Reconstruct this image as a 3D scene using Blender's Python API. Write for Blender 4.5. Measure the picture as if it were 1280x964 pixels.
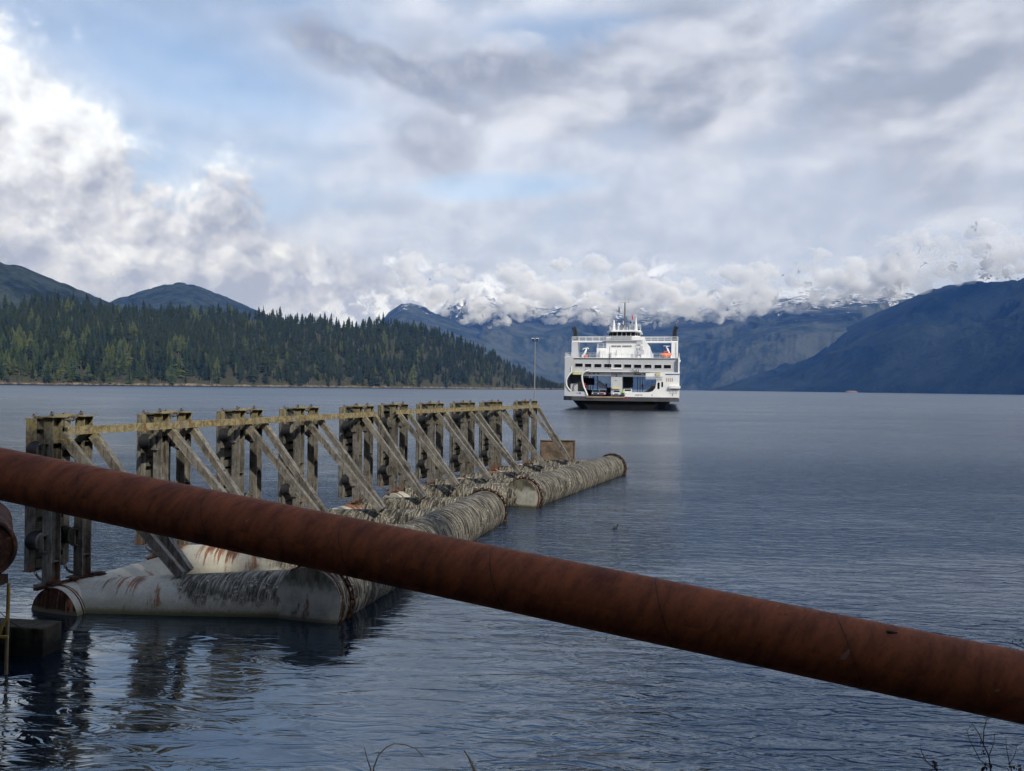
import bpy, bmesh, math, random
import numpy as np
from mathutils import Vector, Matrix, Euler, noise as mnoise

for o in list(bpy.data.objects):
    bpy.data.objects.remove(o)
SC = bpy.context.scene
COL = SC.collection
R = math.radians
random.seed(7)

# ------------------------------------------------------------------ camera
CAM_Z = 4.8
FPX = 967.0
cam_d = bpy.data.cameras.new('camera')
cam = bpy.data.objects.new('camera', cam_d)
COL.objects.link(cam)
cam_d.sensor_fit = 'HORIZONTAL'
cam_d.sensor_width = 36
cam_d.lens = 36 * FPX / 1280
cam_d.clip_start = 0.1
cam_d.clip_end = 60000
cam_M = Matrix.Rotation(R(90 + 0.15), 3, 'X') @ Matrix.Rotation(R(0.70), 3, 'Z')
cam.matrix_world = Matrix.Translation((0, 0, CAM_Z)) @ cam_M.to_4x4()
SC.camera = cam


def ray(px, py):
    d = cam_M @ Vector(((px - 640) / FPX, -(py - 482) / FPX, -1))
    return d.normalized()


def at_y(px, py, Y):
    d = ray(px, py)
    return Vector((0, 0, CAM_Z)) + d * (Y / d.y)


def at_z(px, py, z=0.0):
    d = ray(px, py)
    return Vector((0, 0, CAM_Z)) + d * ((z - CAM_Z) / d.z)


def ae(px, py):
    d = ray(px, py)
    return math.atan2(d.x, d.y) * 967, math.asin(d.z) * 967


SC.render.engine = 'CYCLES'
SC.cycles.use_denoising = True
SC.cycles.use_adaptive_sampling = True
SC.cycles.adaptive_threshold = 0.02
SC.cycles.adaptive_min_samples = 12
SC.cycles.max_bounces = 8
SC.cycles.diffuse_bounces = 2
SC.cycles.glossy_bounces = 3
SC.cycles.transmission_bounces = 2
SC.cycles.transparent_max_bounces = 24
SC.cycles.volume_bounces = 4
SC.cycles.caustics_reflective = False
SC.cycles.caustics_refractive = False
SC.view_settings.view_transform = 'Standard'
SC.view_settings.look = 'None'
SC.view_settings.gamma = 1
SC.view_settings.use_curve_mapping = False
SC.view_settings.exposure = 0.28

# ------------------------------------------------------------------ node helpers


class X:
    def __init__(s, nt, sock):
        s.nt, s.k = nt, sock

    def _m(s, op, b=None, c=None, rev=False):
        n = s.nt.nodes.new('ShaderNodeMath')
        n.operation = op
        a = s
        if rev:
            a, b = b, s
        for i, v in enumerate((a, b, c)):
            if v is None:
                continue
            if isinstance(v, X):
                s.nt.links.new(v.k, n.inputs[i])
            else:
                n.inputs[i].default_value = v
        return X(s.nt, n.outputs[0])

    def __add__(s, b): return s._m('ADD', b)
    def __radd__(s, b): return s._m('ADD', b)
    def __sub__(s, b): return s._m('SUBTRACT', b)
    def __rsub__(s, b): return s._m('SUBTRACT', b, rev=True)
    def __mul__(s, b): return s._m('MULTIPLY', b)
    def __rmul__(s, b): return s._m('MULTIPLY', b)
    def __truediv__(s, b): return s._m('DIVIDE', b)
    def pw(s, b): return s._m('POWER', b)
    def mx(s, b): return s._m('MAXIMUM', b)
    def mn(s, b): return s._m('MINIMUM', b)
    def ab(s): return s._m('ABSOLUTE')
    def sin(s): return s._m('SINE')
    def fract(s): return s._m('FRACT')
    def clamp(s): return s.mx(0.0).mn(1.0)

    def ss(s, lo, hi, a=0.0, b=1.0, smooth=True):
        n = s.nt.nodes.new('ShaderNodeMapRange')
        n.interpolation_type = 'SMOOTHSTEP' if smooth else 'LINEAR'
        n.clamp = True
        s.nt.links.new(s.k, n.inputs[0])
        for i, v in enumerate((lo, hi, a, b)):
            n.inputs[i + 1].default_value = v
        return X(s.nt, n.outputs[0])


def comb(nt, x=0.0, y=0.0, z=0.0):
    if DIM[0] == '2D' and not isinstance(z, X) and z:
        x, y, z = x + z * 913.0, y + z * 377.0, 0.0
    n = nt.nodes.new('ShaderNodeCombineXYZ')
    for i, v in enumerate((x, y, z)):
        if isinstance(v, X):
            nt.links.new(v.k, n.inputs[i])
        else:
            n.inputs[i].default_value = v
    return X(nt, n.outputs[0])


def sep(v):
    n = v.nt.nodes.new('ShaderNodeSeparateXYZ')
    v.nt.links.new(v.k, n.inputs[0])
    return [X(v.nt, n.outputs[i]) for i in range(3)]


DIM = ['3D']


def noise(v, scale, detail=4.0, rough=0.5, dist=0.0, lac=2.0):
    n = v.nt.nodes.new('ShaderNodeTexNoise')
    n.noise_dimensions = DIM[0]
    v.nt.links.new(v.k, n.inputs['Vector'])
    n.inputs['Scale'].default_value = scale
    n.inputs['Detail'].default_value = detail
    n.inputs['Roughness'].default_value = rough
    n.inputs['Distortion'].default_value = dist
    n.inputs['Lacunarity'].default_value = lac
    return X(v.nt, n.outputs[0])


def voro(v, scale, feature='F1', detail=0.0, rough=0.5, smooth=1.0, out=0):
    n = v.nt.nodes.new('ShaderNodeTexVoronoi')
    n.voronoi_dimensions = DIM[0]
    n.feature = feature
    v.nt.links.new(v.k, n.inputs['Vector'])
    n.inputs['Scale'].default_value = scale
    n.inputs['Detail'].default_value = detail
    n.inputs['Roughness'].default_value = rough
    if feature == 'SMOOTH_F1':
        n.inputs['Smoothness'].default_value = smooth
    return X(v.nt, n.outputs[out])


def mixc(f, a, b, nt=None, mode='MIX'):
    nt = f.nt if isinstance(f, X) else nt
    n = nt.nodes.new('ShaderNodeMix')
    n.data_type = 'RGBA'
    n.blend_type = mode
    for v, i in ((f, 0), (a, 6), (b, 7)):
        if isinstance(v, X):
            nt.links.new(v.k, n.inputs[i])
        elif i == 0:
            n.inputs[0].default_value = v
        else:
            n.inputs[i].default_value = tuple(v)[:3] + (1,)
    return X(nt, n.outputs[2])


def fcurve(v, pts, lo, hi, vlo, vhi):
    """1-D curve of v through pts (in v units -> value units)"""
    n = v.nt.nodes.new('ShaderNodeFloatCurve')
    t = v.ss(lo, hi, 0, 1, smooth=False)
    v.nt.links.new(t.k, n.inputs['Value'])
    c = n.mapping.curves[0]
    pts = sorted(pts)
    ps = [((p[0] - lo) / (hi - lo), (p[1] - vlo) / (vhi - vlo)) for p in pts]
    while len(c.points) < len(ps):
        c.points.new(0.5, 0.5)
    for i, p in enumerate(ps):
        c.points[i].location = p
    n.mapping.update()
    return X(v.nt, n.outputs[0]).ss(0, 1, vlo, vhi, smooth=False)


# ------------------------------------------------------------------ sky
SUN_VEC = Vector((0.40, -0.68, 0.61)).normalized()
SUN_EL = math.asin(SUN_VEC.z)
SUN_AZ = math.atan2(SUN_VEC.x, SUN_VEC.y)
world = bpy.data.worlds.new('World')
SC.world = world
world.use_nodes = True
wn = world.node_tree
wn.nodes.clear()


def build_sky():
    nt = wn
    sky = nt.nodes.new('ShaderNodeTexSky')
    sky.sky_type = 'NISHITA'
    sky.sun_disc = False
    sky.sun_elevation = SUN_EL
    sky.sun_rotation = SUN_AZ
    sky.altitude = 0
    sky.air_density = 1.0
    sky.dust_density = 1.0
    sky.ozone_density = 1.5
    bgs = nt.nodes.new('ShaderNodeBackground')
    bgs.inputs[1].default_value = 0.15
    nt.links.new(sky.outputs[0], bgs.inputs[0])
    tc = nt.nodes.new('ShaderNodeTexCoord')
    d = X(nt, tc.outputs['Generated'])
    x, y, z = sep(d)
    A = x._m('ARCTAN2', y) * 967.0
    E = z.mx(-0.2)._m('ARCSINE') * 967.0
    P = comb(nt, A, E, 0.0)
    # noises shared by the layers
    n_big = noise(comb(nt, A * 0.55, E, 3.0), 1 / 170, 5, 0.5, 0.25)
    n_mid = noise(comb(nt, A * 0.50, E, 9.0), 1 / 118, 6, 0.50, 0.12)
    n_fine = noise(comb(nt, A, E, 17.0), 1 / 34, 8, 0.6, 0.2)

    def bill_at(dx, dy, sc, seed):
        wv = noise(comb(nt, A + dx, E + dy, seed + 4), 1 / (sc * 0.8), 3, 0.55)
        return 1.0 - voro(comb(nt, A + dx + wv * (sc * 0.7), E * 1.15 + dy + wv * (sc * 0.6), seed), 1 / sc,
                          'SMOOTH_F1', 4.0, 0.55, 0.6)

    def blob(px, py, rx, ry, ang=0.0):
        cx, cy = ae(px, py)
        ca, sa = math.cos(R(ang)), math.sin(R(ang))
        dx, dy = A - cx, E - cy
        u = (dx * ca + dy * sa) / rx
        v = (dy * ca - dx * sa) / ry
        return 1.0 - (u * u + v * v)._m('SQRT')

    # --- thin high veil letting blue through
    veil = (n_big * 1.1 + n_mid * 0.5 + E * -0.0009
            + fcurve(A, [(-1600, .1), (-560, -.16), (-300, -.10), (-80, .05), (150, .22), (400, .32), (700, .28), (1600, .0)],
                     -1600, 1600, -1, 1))
    veil_m = veil.ss(0.15, 0.70, 0.50, 1.0)
    gap = (blob(740, 38, 150, 26, 2) + (n_mid - 0.5) * 1.6).ss(-0.1, 0.75)
    gap2 = (blob(640, 235, 190, 22, 3) + (n_mid - 0.5) * 1.7).ss(0.0, 0.8)
    gap3 = (blob(250, 90, 260, 75, -6) + (n_mid - 0.5) * 1.1).ss(0.0, 0.9)
    hi = E.ss(450, 580) * A.ss(650, 0, 0.35, 1.0)        # above the frame it clears to blue
    openm = (gap * 0.66).mx(gap2 * 0.5).mx(gap3 * 0.62).mx(hi * (n_big + n_mid * 0.6).ss(1.15, 0.85, 0.75, 0.97))
    veil_m = veil_m * (1.0 - openm)
    rel0 = n_mid - noise(comb(nt, A * 0.50 + 8, E - 17, 9.0), 1 / 118, 6, 0.50, 0.12)
    vshade = (rel0 * 0.7 + n_mid * 0.6 + n_fine * 0.25 + n_big * 0.35).ss(0.40, 0.85)
    veil_c = mixc(vshade, (0.40, 0.455, 0.575), (0.61, 0.655, 0.76))
    # --- grey stratus masses, top and right
    st = (n_big * 1.2 + n_mid * 0.75 + n_fine * 0.25 +
          (blob(1100, 60, 520, 210, -6).mx(-0.4) * 0.85) + blob(900, 150, 560, 130, -4).mx(-0.5) * 0.35 +
          blob(640, 100, 260, 50, -3).mx(-0.5) * 0.5 + blob(1120, 300, 300, 80, 8).mx(-0.5) * 0.35)
    st_m = st.ss(0.98, 1.45)
    rel = rel0 * 2.0
    st_c = mixc((n_mid * 0.55 + n_big * 0.5 + rel * 0.9).ss(0.20, 0.92), (0.28, 0.315, 0.40), (0.60, 0.63, 0.71))
    c = mixc(st_m * 0.92, veil_c, st_c)
    m = veil_m.mx(st_m * 0.96)
    # --- isolated dark puffs
    dk = (blob(405, 52, 95, 40, -14).mx(blob(500, 88, 110, 24, -22)).mx(blob(620, 88, 150, 24, 3) * 0.85)
          + (n_mid - 0.5) * 1.5 + (n_fine - 0.5) * 0.9)
    dk_m = dk.ss(0.05, 0.55)
    dk2 = (blob(535, 182, 72, 46, -12) + (n_mid - 0.5) * 1.7 + (n_fine - 0.5) * 1.0).ss(0.1, 0.75)
    dk_m = dk_m.mx(dk2 * 0.75)
    c = mixc(dk_m * 0.85, c, mixc(n_fine.ss(0.3, 0.75), (0.245, 0.275, 0.36), (0.36, 0.39, 0.47)))
    m = m.mx(dk_m * 0.92)
    # --- big cumulus bank on the left
    hp = [(0, 10), (22, 40), (70, 62), (140, 108), (165, 165), (200, 172), (235, 205), (270, 200), (318, 222),
          (352, 268), (395, 312), (440, 335), (500, 352), (560, 372)]
    pts = [ae(*p) for p in hp]
    pts = [(-1600, 120), (-900, 420)] + pts + [(0, 110), (200, 90), (1600, 90)]
    H = fcurve(A, pts, -1600, 1600, 0, 600)
    b1 = bill_at(0, 0, 105.0, 1.0)
    b1s = bill_at(-16.0, 20.0, 105.0, 1.0)
    b2 = bill_at(0, 0, 38.0, 5.0)
    b2s = bill_at(-6.0, 8.0, 38.0, 5.0)
    dep = H - E
    q = 1.7 + (dep / 30.0).mn(3.0) + (b1 - 0.45) * 2.2 + (b2 - 0.5) * 1.0 + (n_fine - 0.5) * 1.5
    cu_m = q.ss(-0.2, 2.1)
    edge = dep.ss(-20, 110, 1.0, 0.0)
    topl = blob(60, 150, 330, 190, -25).mx(0.0)
    brk2 = noise(comb(nt, A * 0.50 - 9, E + 16, 9.0), 1 / 118, 6, 0.50, 0.12)
    shade = (0.36 + topl * 0.62 + edge * 0.10 + (n_mid - brk2) * 0.65 + (n_mid - 0.5) * 0.30 + (n_fine - 0.5) * 0.14
             + (b1 - b1s) * 0.90 + (b2 - b2s) * 0.26 + E.ss(120, 310, -0.34, 0.03))
    cu_c = mixc(shade.ss(0.0, 0.62, smooth=False), (0.335, 0.36, 0.44), (0.60, 0.62, 0.68))
    cu_c = mixc(shade.ss(0.48, 1.15), cu_c, (0.80, 0.835, 0.89))
    spk = (blob(186, 198, 34, 34, -35).mx(blob(290, 207, 52, 17, -30)).mx(blob(356, 272, 34, 24, -45))
           + (b2 - 0.55) * 2.2 + (n_fine - 0.5) * 1.0)
    cu_c = mixc(spk.ss(0.3, 1.0) * 0.8, cu_c, (0.95, 0.95, 0.95))
    c = mixc(cu_m, c, cu_c)
    m = m.mx(cu_m)
    # --- low billowing cloud over the mountains, lit from the right
    k1 = bill_at(30, 0, 62.0, 21.0)
    k1s = bill_at(38.0, 13.0, 62.0, 21.0)
    k2 = bill_at(0, 0, 24.0, 25.0)
    k2s = bill_at(5.0, 6.0, 24.0, 25.0)
    lowtop = 190.0 + (n_big - 0.5) * 160.0
    lm = ((lowtop - E) / 60.0 + (k1 - 0.5) * 1.6 + (n_mid - 0.5) * 1.2).ss(0.0, 1.6)
    ls = (k1 - k1s) * 1.9 + (k2 - k2s) * 1.0 + (n_mid - 0.5) * 0.9 + (k1 - 0.5) * 0.5 + \
        A.ss(250, 560, 0.0, -0.34) + A.ss(-420, 0, 0.12, 0.0)
    ls = ls + A.ss(-420, -150, -0.15, 0.0)
    lc = mixc(ls.ss(-0.35, 0.6), (0.39, 0.42, 0.52), (0.72, 0.76, 0.86))
    keep = A.ss(-330, -150)
    c = mixc(lm * keep, c, lc)
    m = m.mx(lm * keep)
    bgc = nt.nodes.new('ShaderNodeBackground')
    nt.links.new(c.k, bgc.inputs[0])
    bgc.inputs[1].default_value = 1.04
    mix = nt.nodes.new('ShaderNodeMixShader')
    nt.links.new(m.clamp().k, mix.inputs[0])
    nt.links.new(bgs.outputs[0], mix.inputs[1])
    nt.links.new(bgc.outputs[0], mix.inputs[2])
    out = nt.nodes.new('ShaderNodeOutputWorld')
    nt.links.new(mix.outputs[0], out.inputs[0])


DIM[0] = '2D'
build_sky()
DIM[0] = '3D'
world.cycles.sampling_method = 'MANUAL'
world.cycles.sample_map_resolution = 512

sun_d = bpy.data.lights.new('sun', 'SUN')
sun = bpy.data.objects.new('sun', sun_d)
COL.objects.link(sun)
sun_d.energy = 2.6
sun_d.angle = R(0.8)
sun_d.color = (1.0, 0.95, 0.87)
sun.rotation_euler = SUN_VEC.to_track_quat('Z', 'Y').to_euler()

# ------------------------------------------------------------------ mesh helpers


class MB:
    """collects shapes, links them as one mesh"""

    def __init__(s):
        s.v, s.f, s.m, s.sm = [], [], [], []

    def add(s, vs, fs, m=0, smooth=False):
        b = len(s.v)
        s.v += [tuple(v) for v in vs]
        for f in fs:
            s.f.append(tuple(i + b for i in f))
            s.m.append(m)
            s.sm.append(smooth)
        return s

    def box(s, c, d, rot=None, m=0):
        hx, hy, hz = d[0] / 2, d[1] / 2, d[2] / 2
        vs = [Vector((x, y, z)) for x in (-hx, hx) for y in (-hy, hy) for z in (-hz, hz)]
        if rot is not None:
            M = rot if isinstance(rot, Matrix) else Euler(rot).to_matrix()
            vs = [M @ v for v in vs]
        c = Vector(c)
        return s.add([v + c for v in vs], [(0, 1, 3, 2), (4, 6, 7, 5), (0, 4, 5, 1), (2, 3, 7, 6), (0, 2, 6, 4), (1, 5, 7, 3)], m)

    def bb(s, x0, x1, y0, y1, z0, z1, m=0):
        return s.box(((x0 + x1) / 2, (y0 + y1) / 2, (z0 + z1) / 2), (abs(x1 - x0), abs(y1 - y0), abs(z1 - z0)), m=m)

    def bar(s, p0, p1, w, h=None, m=0):
        p0, p1 = Vector(p0), Vector(p1)
        d = p1 - p0
        M = d.to_track_quat('Z', 'Y').to_matrix()
        return s.box((p0 + p1) / 2, (w, h or w, d.length), M, m)

    def cyl(s, p0, p1, r0, r1=None, n=12, m=0, caps=True, smooth=True):
        p0, p1 = Vector(p0), Vector(p1)
        r1 = r0 if r1 is None else r1
        M = (p1 - p0).to_track_quat('Z', 'Y').to_matrix()
        vs = []
        for p, r in ((p0, r0), (p1, r1)):
            for i in range(n):
                a = 2 * math.pi * i / n
                vs.append(p + M @ Vector((r * math.cos(a), r * math.sin(a), 0)))
        fs = [(i, (i + 1) % n, n + (i + 1) % n, n + i) for i in range(n)]
        s.add(vs, fs, m, smooth)
        if caps:
            s.add(vs[:n], [tuple(range(n))[::-1]], m)
            s.add(vs[n:], [tuple(range(n))], m)
        return s

    def tube(s, pts, rs, n=8, m=0, caps=True):
        pts = [Vector(p) for p in pts]
        if not hasattr(rs, '__len__'):
            rs = [rs] * len(pts)
        vs = []
        up = None
        for i, p in enumerate(pts):
            d = (pts[min(i + 1, len(pts) - 1)] - pts[max(i - 1, 0)]).normalized()
            if up is None:
                up = d.orthogonal().normalized()
            up = (up - d * up.dot(d)).normalized()
            sd = d.cross(up)
            for k in range(n):
                a = 2 * math.pi * k / n
                vs.append(p + (up * math.cos(a) + sd * math.sin(a)) * rs[i])
        fs = []
        for i in range(len(pts) - 1):
            for k in range(n):
                fs.append((i * n + k, i * n + (k + 1) % n, (i + 1) * n + (k + 1) % n, (i + 1) * n + k))
        s.add(vs, fs, m, True)
        if caps:
            s.add(vs[:n], [tuple(range(n))[::-1]], m)
            s.add(vs[-n:], [tuple(range(n))], m)
        return s

    def torus(s, c, r, t, axis=(0, 0, 1), n=12, k=6, m=0, sx=1.0):
        M = Vector(axis).normalized().to_track_quat('Z', 'Y').to_matrix()
        c = Vector(c)
        vs = []
        for i in range(n):
            a = 2 * math.pi * i / n
            for j in range(k):
                b = 2 * math.pi * j / k
                q = r + t * math.cos(b)
                vs.append(c + M @ Vector((q * math.cos(a) * sx, q * math.sin(a), t * math.sin(b))))
        fs = [(i * k + j, ((i + 1) % n) * k + j, ((i + 1) % n) * k + (j + 1) % k, i * k + (j + 1) % k)
              for i in range(n) for j in range(k)]
        return s.add(vs, fs, m, True)

    def prism(s, poly, y0, y1, m=0, axis='y'):
        """closed outline in (x, z) extruded along y (or (y, z) along x, (x, y) along z)"""
        n = len(poly)

        def mk(a, b, t):
            return {'y': (a, t, b), 'x': (t, a, b), 'z': (a, b, t)}[axis]
        vs = [mk(a, b, y0) for a, b in poly] + [mk(a, b, y1) for a, b in poly]
        fs = [tuple(range(n)), tuple(range(2 * n - 1, n - 1, -1))]
        fs += [(i, n + i, n + (i + 1) % n, (i + 1) % n) for i in range(n)]
        return s.add(vs, fs, m)

    def sph(s, c, r, n=12, k=8, m=0, jit=0.0, seed=0):
        c = Vector(c)
        if not hasattr(r, '__len__'):
            r = (r, r, r)
        rd = random.Random(seed)
        vs = [c + Vector((0, 0, -r[2]))]
        for j in range(1, k):
            b = -math.pi / 2 + math.pi * j / k
            for i in range(n):
                a = 2 * math.pi * i / n
                q = 1 + jit * (rd.random() - 0.5)
                vs.append(c + Vector((r[0] * math.cos(a) * math.cos(b) * q, r[1] * math.sin(a) * math.cos(b) * q, r[2] * math.sin(b) * q)))
        vs.append(c + Vector((0, 0, r[2])))
        fs = [(0, 1 + (i + 1) % n, 1 + i) for i in range(n)]
        for j in range(k - 2):
            for i in range(n):
                a = 1 + j * n
                fs.append((a + i, a + (i + 1) % n, a + n + (i + 1) % n, a + n + i))
        L = len(vs) - 1
        a = 1 + (k - 2) * n
        fs += [(a + i, a + (i + 1) % n, L) for i in range(n)]
        return s.add(vs, fs, m, True)

    def mesh(s, name, mats):
        me = bpy.data.meshes.new(name)
        me.from_pydata(s.v, [], s.f)
        if not isinstance(mats, (list, tuple)):
            mats = [mats]
        for mt in mats:
            me.materials.append(mt)
        me.polygons.foreach_set('material_index', s.m)
        me.polygons.foreach_set('use_smooth', s.sm)
        me.update()
        return me

    def build(s, name, mats, parent=None, loc=None, rot=None, bevel=0.0):
        o = bpy.data.objects.new(name, s.mesh(name, mats))
        COL.objects.link(o)
        if parent is not None:
            o.parent = parent
        if loc is not None:
            o.location = loc
        if rot is not None:
            o.rotation_euler = rot
        if bevel:
            b = o.modifiers.new('bevel', 'BEVEL')
            b.width = bevel
            b.segments = 2
            b.limit_method = 'ANGLE'
            b.harden_normals = False
        return o


def tag(o, label=None, cat=None, group=None, kind=None):
    for k, v in (('label', label), ('category', cat), ('group', group), ('kind', kind)):
        if v:
            o[k] = v
    return o


def empty(name, loc, rz=0.0, label=None, cat=None, group=None):
    o = bpy.data.objects.new(name, None)
    COL.objects.link(o)
    o.empty_display_size = 0.2
    o.location = loc
    o.rotation_euler = (0, 0, rz)
    return tag(o, label, cat, group)


def link(name, me, parent=None, loc=(0, 0, 0), rot=None, scale=None):
    o = bpy.data.objects.new(name, me)
    COL.objects.link(o)
    o.parent = parent
    o.location = loc
    if rot is not None:
        o.rotation_euler = rot
    if scale is not None:
        o.scale = scale if hasattr(scale, '__len__') else (scale,) * 3
    return o


def orient(o, p0, p1, roll=0.0):
    """local X axis runs p0 -> p1"""
    d = Vector(p1) - Vector(p0)
    q = d.to_track_quat('X', 'Z')
    o.location = p0
    o.rotation_euler = (q.to_matrix() @ Matrix.Rotation(roll, 3, 'X')).to_euler()
    return o


# ------------------------------------------------------------------ materials


def mat_new(name):
    m = bpy.data.materials.new(name)
    m.use_nodes = True
    nt = m.node_tree
    nt.nodes.clear()
    out = nt.nodes.new('ShaderNodeOutputMaterial')
    b = nt.nodes.new('ShaderNodeBsdfPrincipled')
    nt.links.new(b.outputs[0], out.inputs[0])
    return m, nt, b


def setp(nt, b, col=None, rough=None, metal=None, spec=None):
    for v, k in ((col, 'Base Color'), (rough, 'Roughness'), (metal, 'Metallic'), (spec, 'Specular IOR Level')):
        if v is None:
            continue
        if isinstance(v, X):
            nt.links.new(v.k, b.inputs[k])
        elif k == 'Base Color':
            b.inputs[k].default_value = tuple(v)[:3] + (1,)
        else:
            b.inputs[k].default_value = v


def bump(nt, b, h, strength=0.3, dist=0.02):
    n = nt.nodes.new('ShaderNodeBump')
    n.inputs['Strength'].default_value = strength
    n.inputs['Distance'].default_value = dist
    nt.links.new(h.k, n.inputs['Height'])
    nt.links.new(n.outputs[0], b.inputs['Normal'])


def objc(nt, kind='Object'):
    return X(nt, nt.nodes.new('ShaderNodeTexCoord').outputs[kind])


def posw(nt):
    return X(nt, nt.nodes.new('ShaderNodeNewGeometry').outputs['Position'])


def simple(name, col, rough=0.5, var=0.15, scale=3.0, metal=0.0, dirt=None, bmp=0.0):
    m, nt, b = mat_new(name)
    v = objc(nt)
    n = noise(v, scale, 5, 0.6)
    n2 = noise(v, scale * 7, 3, 0.6)
    lo = tuple(c * (1 - var) for c in col)
    hi = tuple(min(1, c * (1 + var)) for c in col)
    c = mixc((n * 0.7 + n2 * 0.3).ss(0.3, 0.7), lo, hi)
    if dirt:
        c = mixc(noise(v, scale * 1.7, 6, 0.7).ss(0.55, 0.75) * 0.7, c, dirt)
    setp(nt, b, c, n2.ss(0.2, 0.8, max(0, rough - 0.1), min(1, rough + 0.1)), metal)
    if bmp:
        bump(nt, b, n2, bmp, 0.01)
    return m

# ------------------------------------------------------------------ water


def m_water():
    m, nt, b = mat_new('sea_water')
    p = posw(nt)
    x, y, z = sep(p)
    w1 = 1.0 - (noise(comb(nt, x * 0.29, y + x * 0.05, 0.0), 3.4, 3, 0.55, 0.5) * 2.0 - 1.0).ab() * 1.3
    w2 = noise(comb(nt, x * 0.5 + y * 0.12, y, 4.0), 0.95, 2, 0.5, 0.3)
    w3 = noise(comb(nt, x * 0.55, y, 8.0), 12.0, 3, 0.55, 0.3)
    w4 = noise(comb(nt, x * 0.35 - y * 0.1, y, 2.0), 0.22, 2, 0.5)
    patch = noise(comb(nt, x * 0.3, y, 1.0), 0.07, 4, 0.6).ss(0.34, 0.62, 0.25, 1.2)
    far = noise(comb(nt, x * 0.10, y, 1.0), 0.012, 4, 0.6).ss(0.35, 0.65, 0.45, 1.15)
    # sheltered, smoother water beside the pontoons
    calm = (comb(nt, x + 6.0, (y - 12.0) * 0.8, 0.0))
    lnode = nt.nodes.new('ShaderNodeVectorMath')
    lnode.operation = 'LENGTH'
    nt.links.new(calm.k, lnode.inputs[0])
    cl = X(nt, lnode.outputs['Value']).ss(4.0, 11.0)
    fine = cl * 0.86 + 0.14
    w5 = noise(comb(nt, x * 0.4, y, 6.0), 0.34, 3, 0.55, 0.3)
    h = w2 * (y.ss(16, 70, 0.22, 0.25)) + w5 * y.ss(40, 220, 0.0, 0.6) + (w1 * 0.31 * fine + w3 * 0.11 * (cl * 0.97 + 0.03)) * patch * far * y.ss(11.0, 60.0, 1.75, 0.70) + w4 * 0.5
    h = h * (0.62 + cl * 0.38)
    setp(nt, b, (0.004, 0.010, 0.018), y.ss(14.0, 70.0, 0.03, 0.20) + (y + (far - 0.8) * 60.0).ss(60.0, 400.0, 0.0, 0.14), 0.0)
    b.inputs['IOR'].default_value = 3.0
    b.inputs['Specular Tint'].default_value = (0.78, 0.90, 1.0, 1)
    bump(nt, b, h, 1.0, 0.26)
    return m


def build_water():
    mb = MB()
    mb.add([(-26000, -3000, 0), (26000, -3000, 0), (26000, 19000, 0), (-26000, 19000, 0)], [(0, 1, 2, 3)])
    o = mb.build('water', m_water())
    o['kind'] = 'structure'


DIM[0] = '2D'
build_water()
DIM[0] = '3D'


def fbm(x, y, z=0.0, oct=5, H=0.9):
    return mnoise.fractal(Vector((x, y, z)), H, 2.1, oct)


def interp(pts, u):
    if u <= pts[0][0]:
        return pts[0][1]
    for a, b in zip(pts, pts[1:]):
        if u <= b[0]:
            t = (u - a[0]) / (b[0] - a[0])
            return a[1] + (b[1] - a[1]) * t
    return pts[-1][1]


def hor(px):
    return 484.5 + (px - 640) * 0.01222


# ------------------------------------------------------------------ far hills and mountains


def m_mount(name, base, base2, snow_z, snow_w, rockf=0.3, tex=1.0):
    m, nt, b = mat_new(name)
    p = posw(nt)
    x, y, z = sep(p)
    n1 = noise(p, 1 / (420 * tex), 8, 0.6)
    n2 = noise(p, 1 / (60 * tex), 6, 0.65)
    n3 = noise(comb(nt, x, y, z * 0.25), 1 / (110 * tex), 6, 0.6, 0.8)
    gul_shade = noise(comb(nt, x, y, z * 0.18), 1 / (170 * tex), 5, 0.6, 0.5)  # upright streaks put gully shadow into the slope colour
    c = mixc((n1 * 0.4 + n2 * 0.3 + gul_shade * 0.5).ss(0.50, 0.70), base, base2)
    rock = (n3 + (z - snow_z) * 0.0006).ss(0.60 - rockf * 0.1, 0.66 - rockf * 0.1)
    c = mixc(rock * rockf, c, (0.16, 0.155, 0.15))
    if snow_z < 5000:
        s = ((z - snow_z) / snow_w + (n3 - 0.5) * 5.0 + (n2 - 0.5) * 3.0).ss(0.4, 1.0)
        c = mixc(s, c, (0.80, 0.82, 0.86))
    setp(nt, b, c, 0.95, 0.0, 0.1)
    bump(nt, b, n2 * 1.0 + n1 * 0.6, 0.9, 28.0 * tex)
    return m


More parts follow.
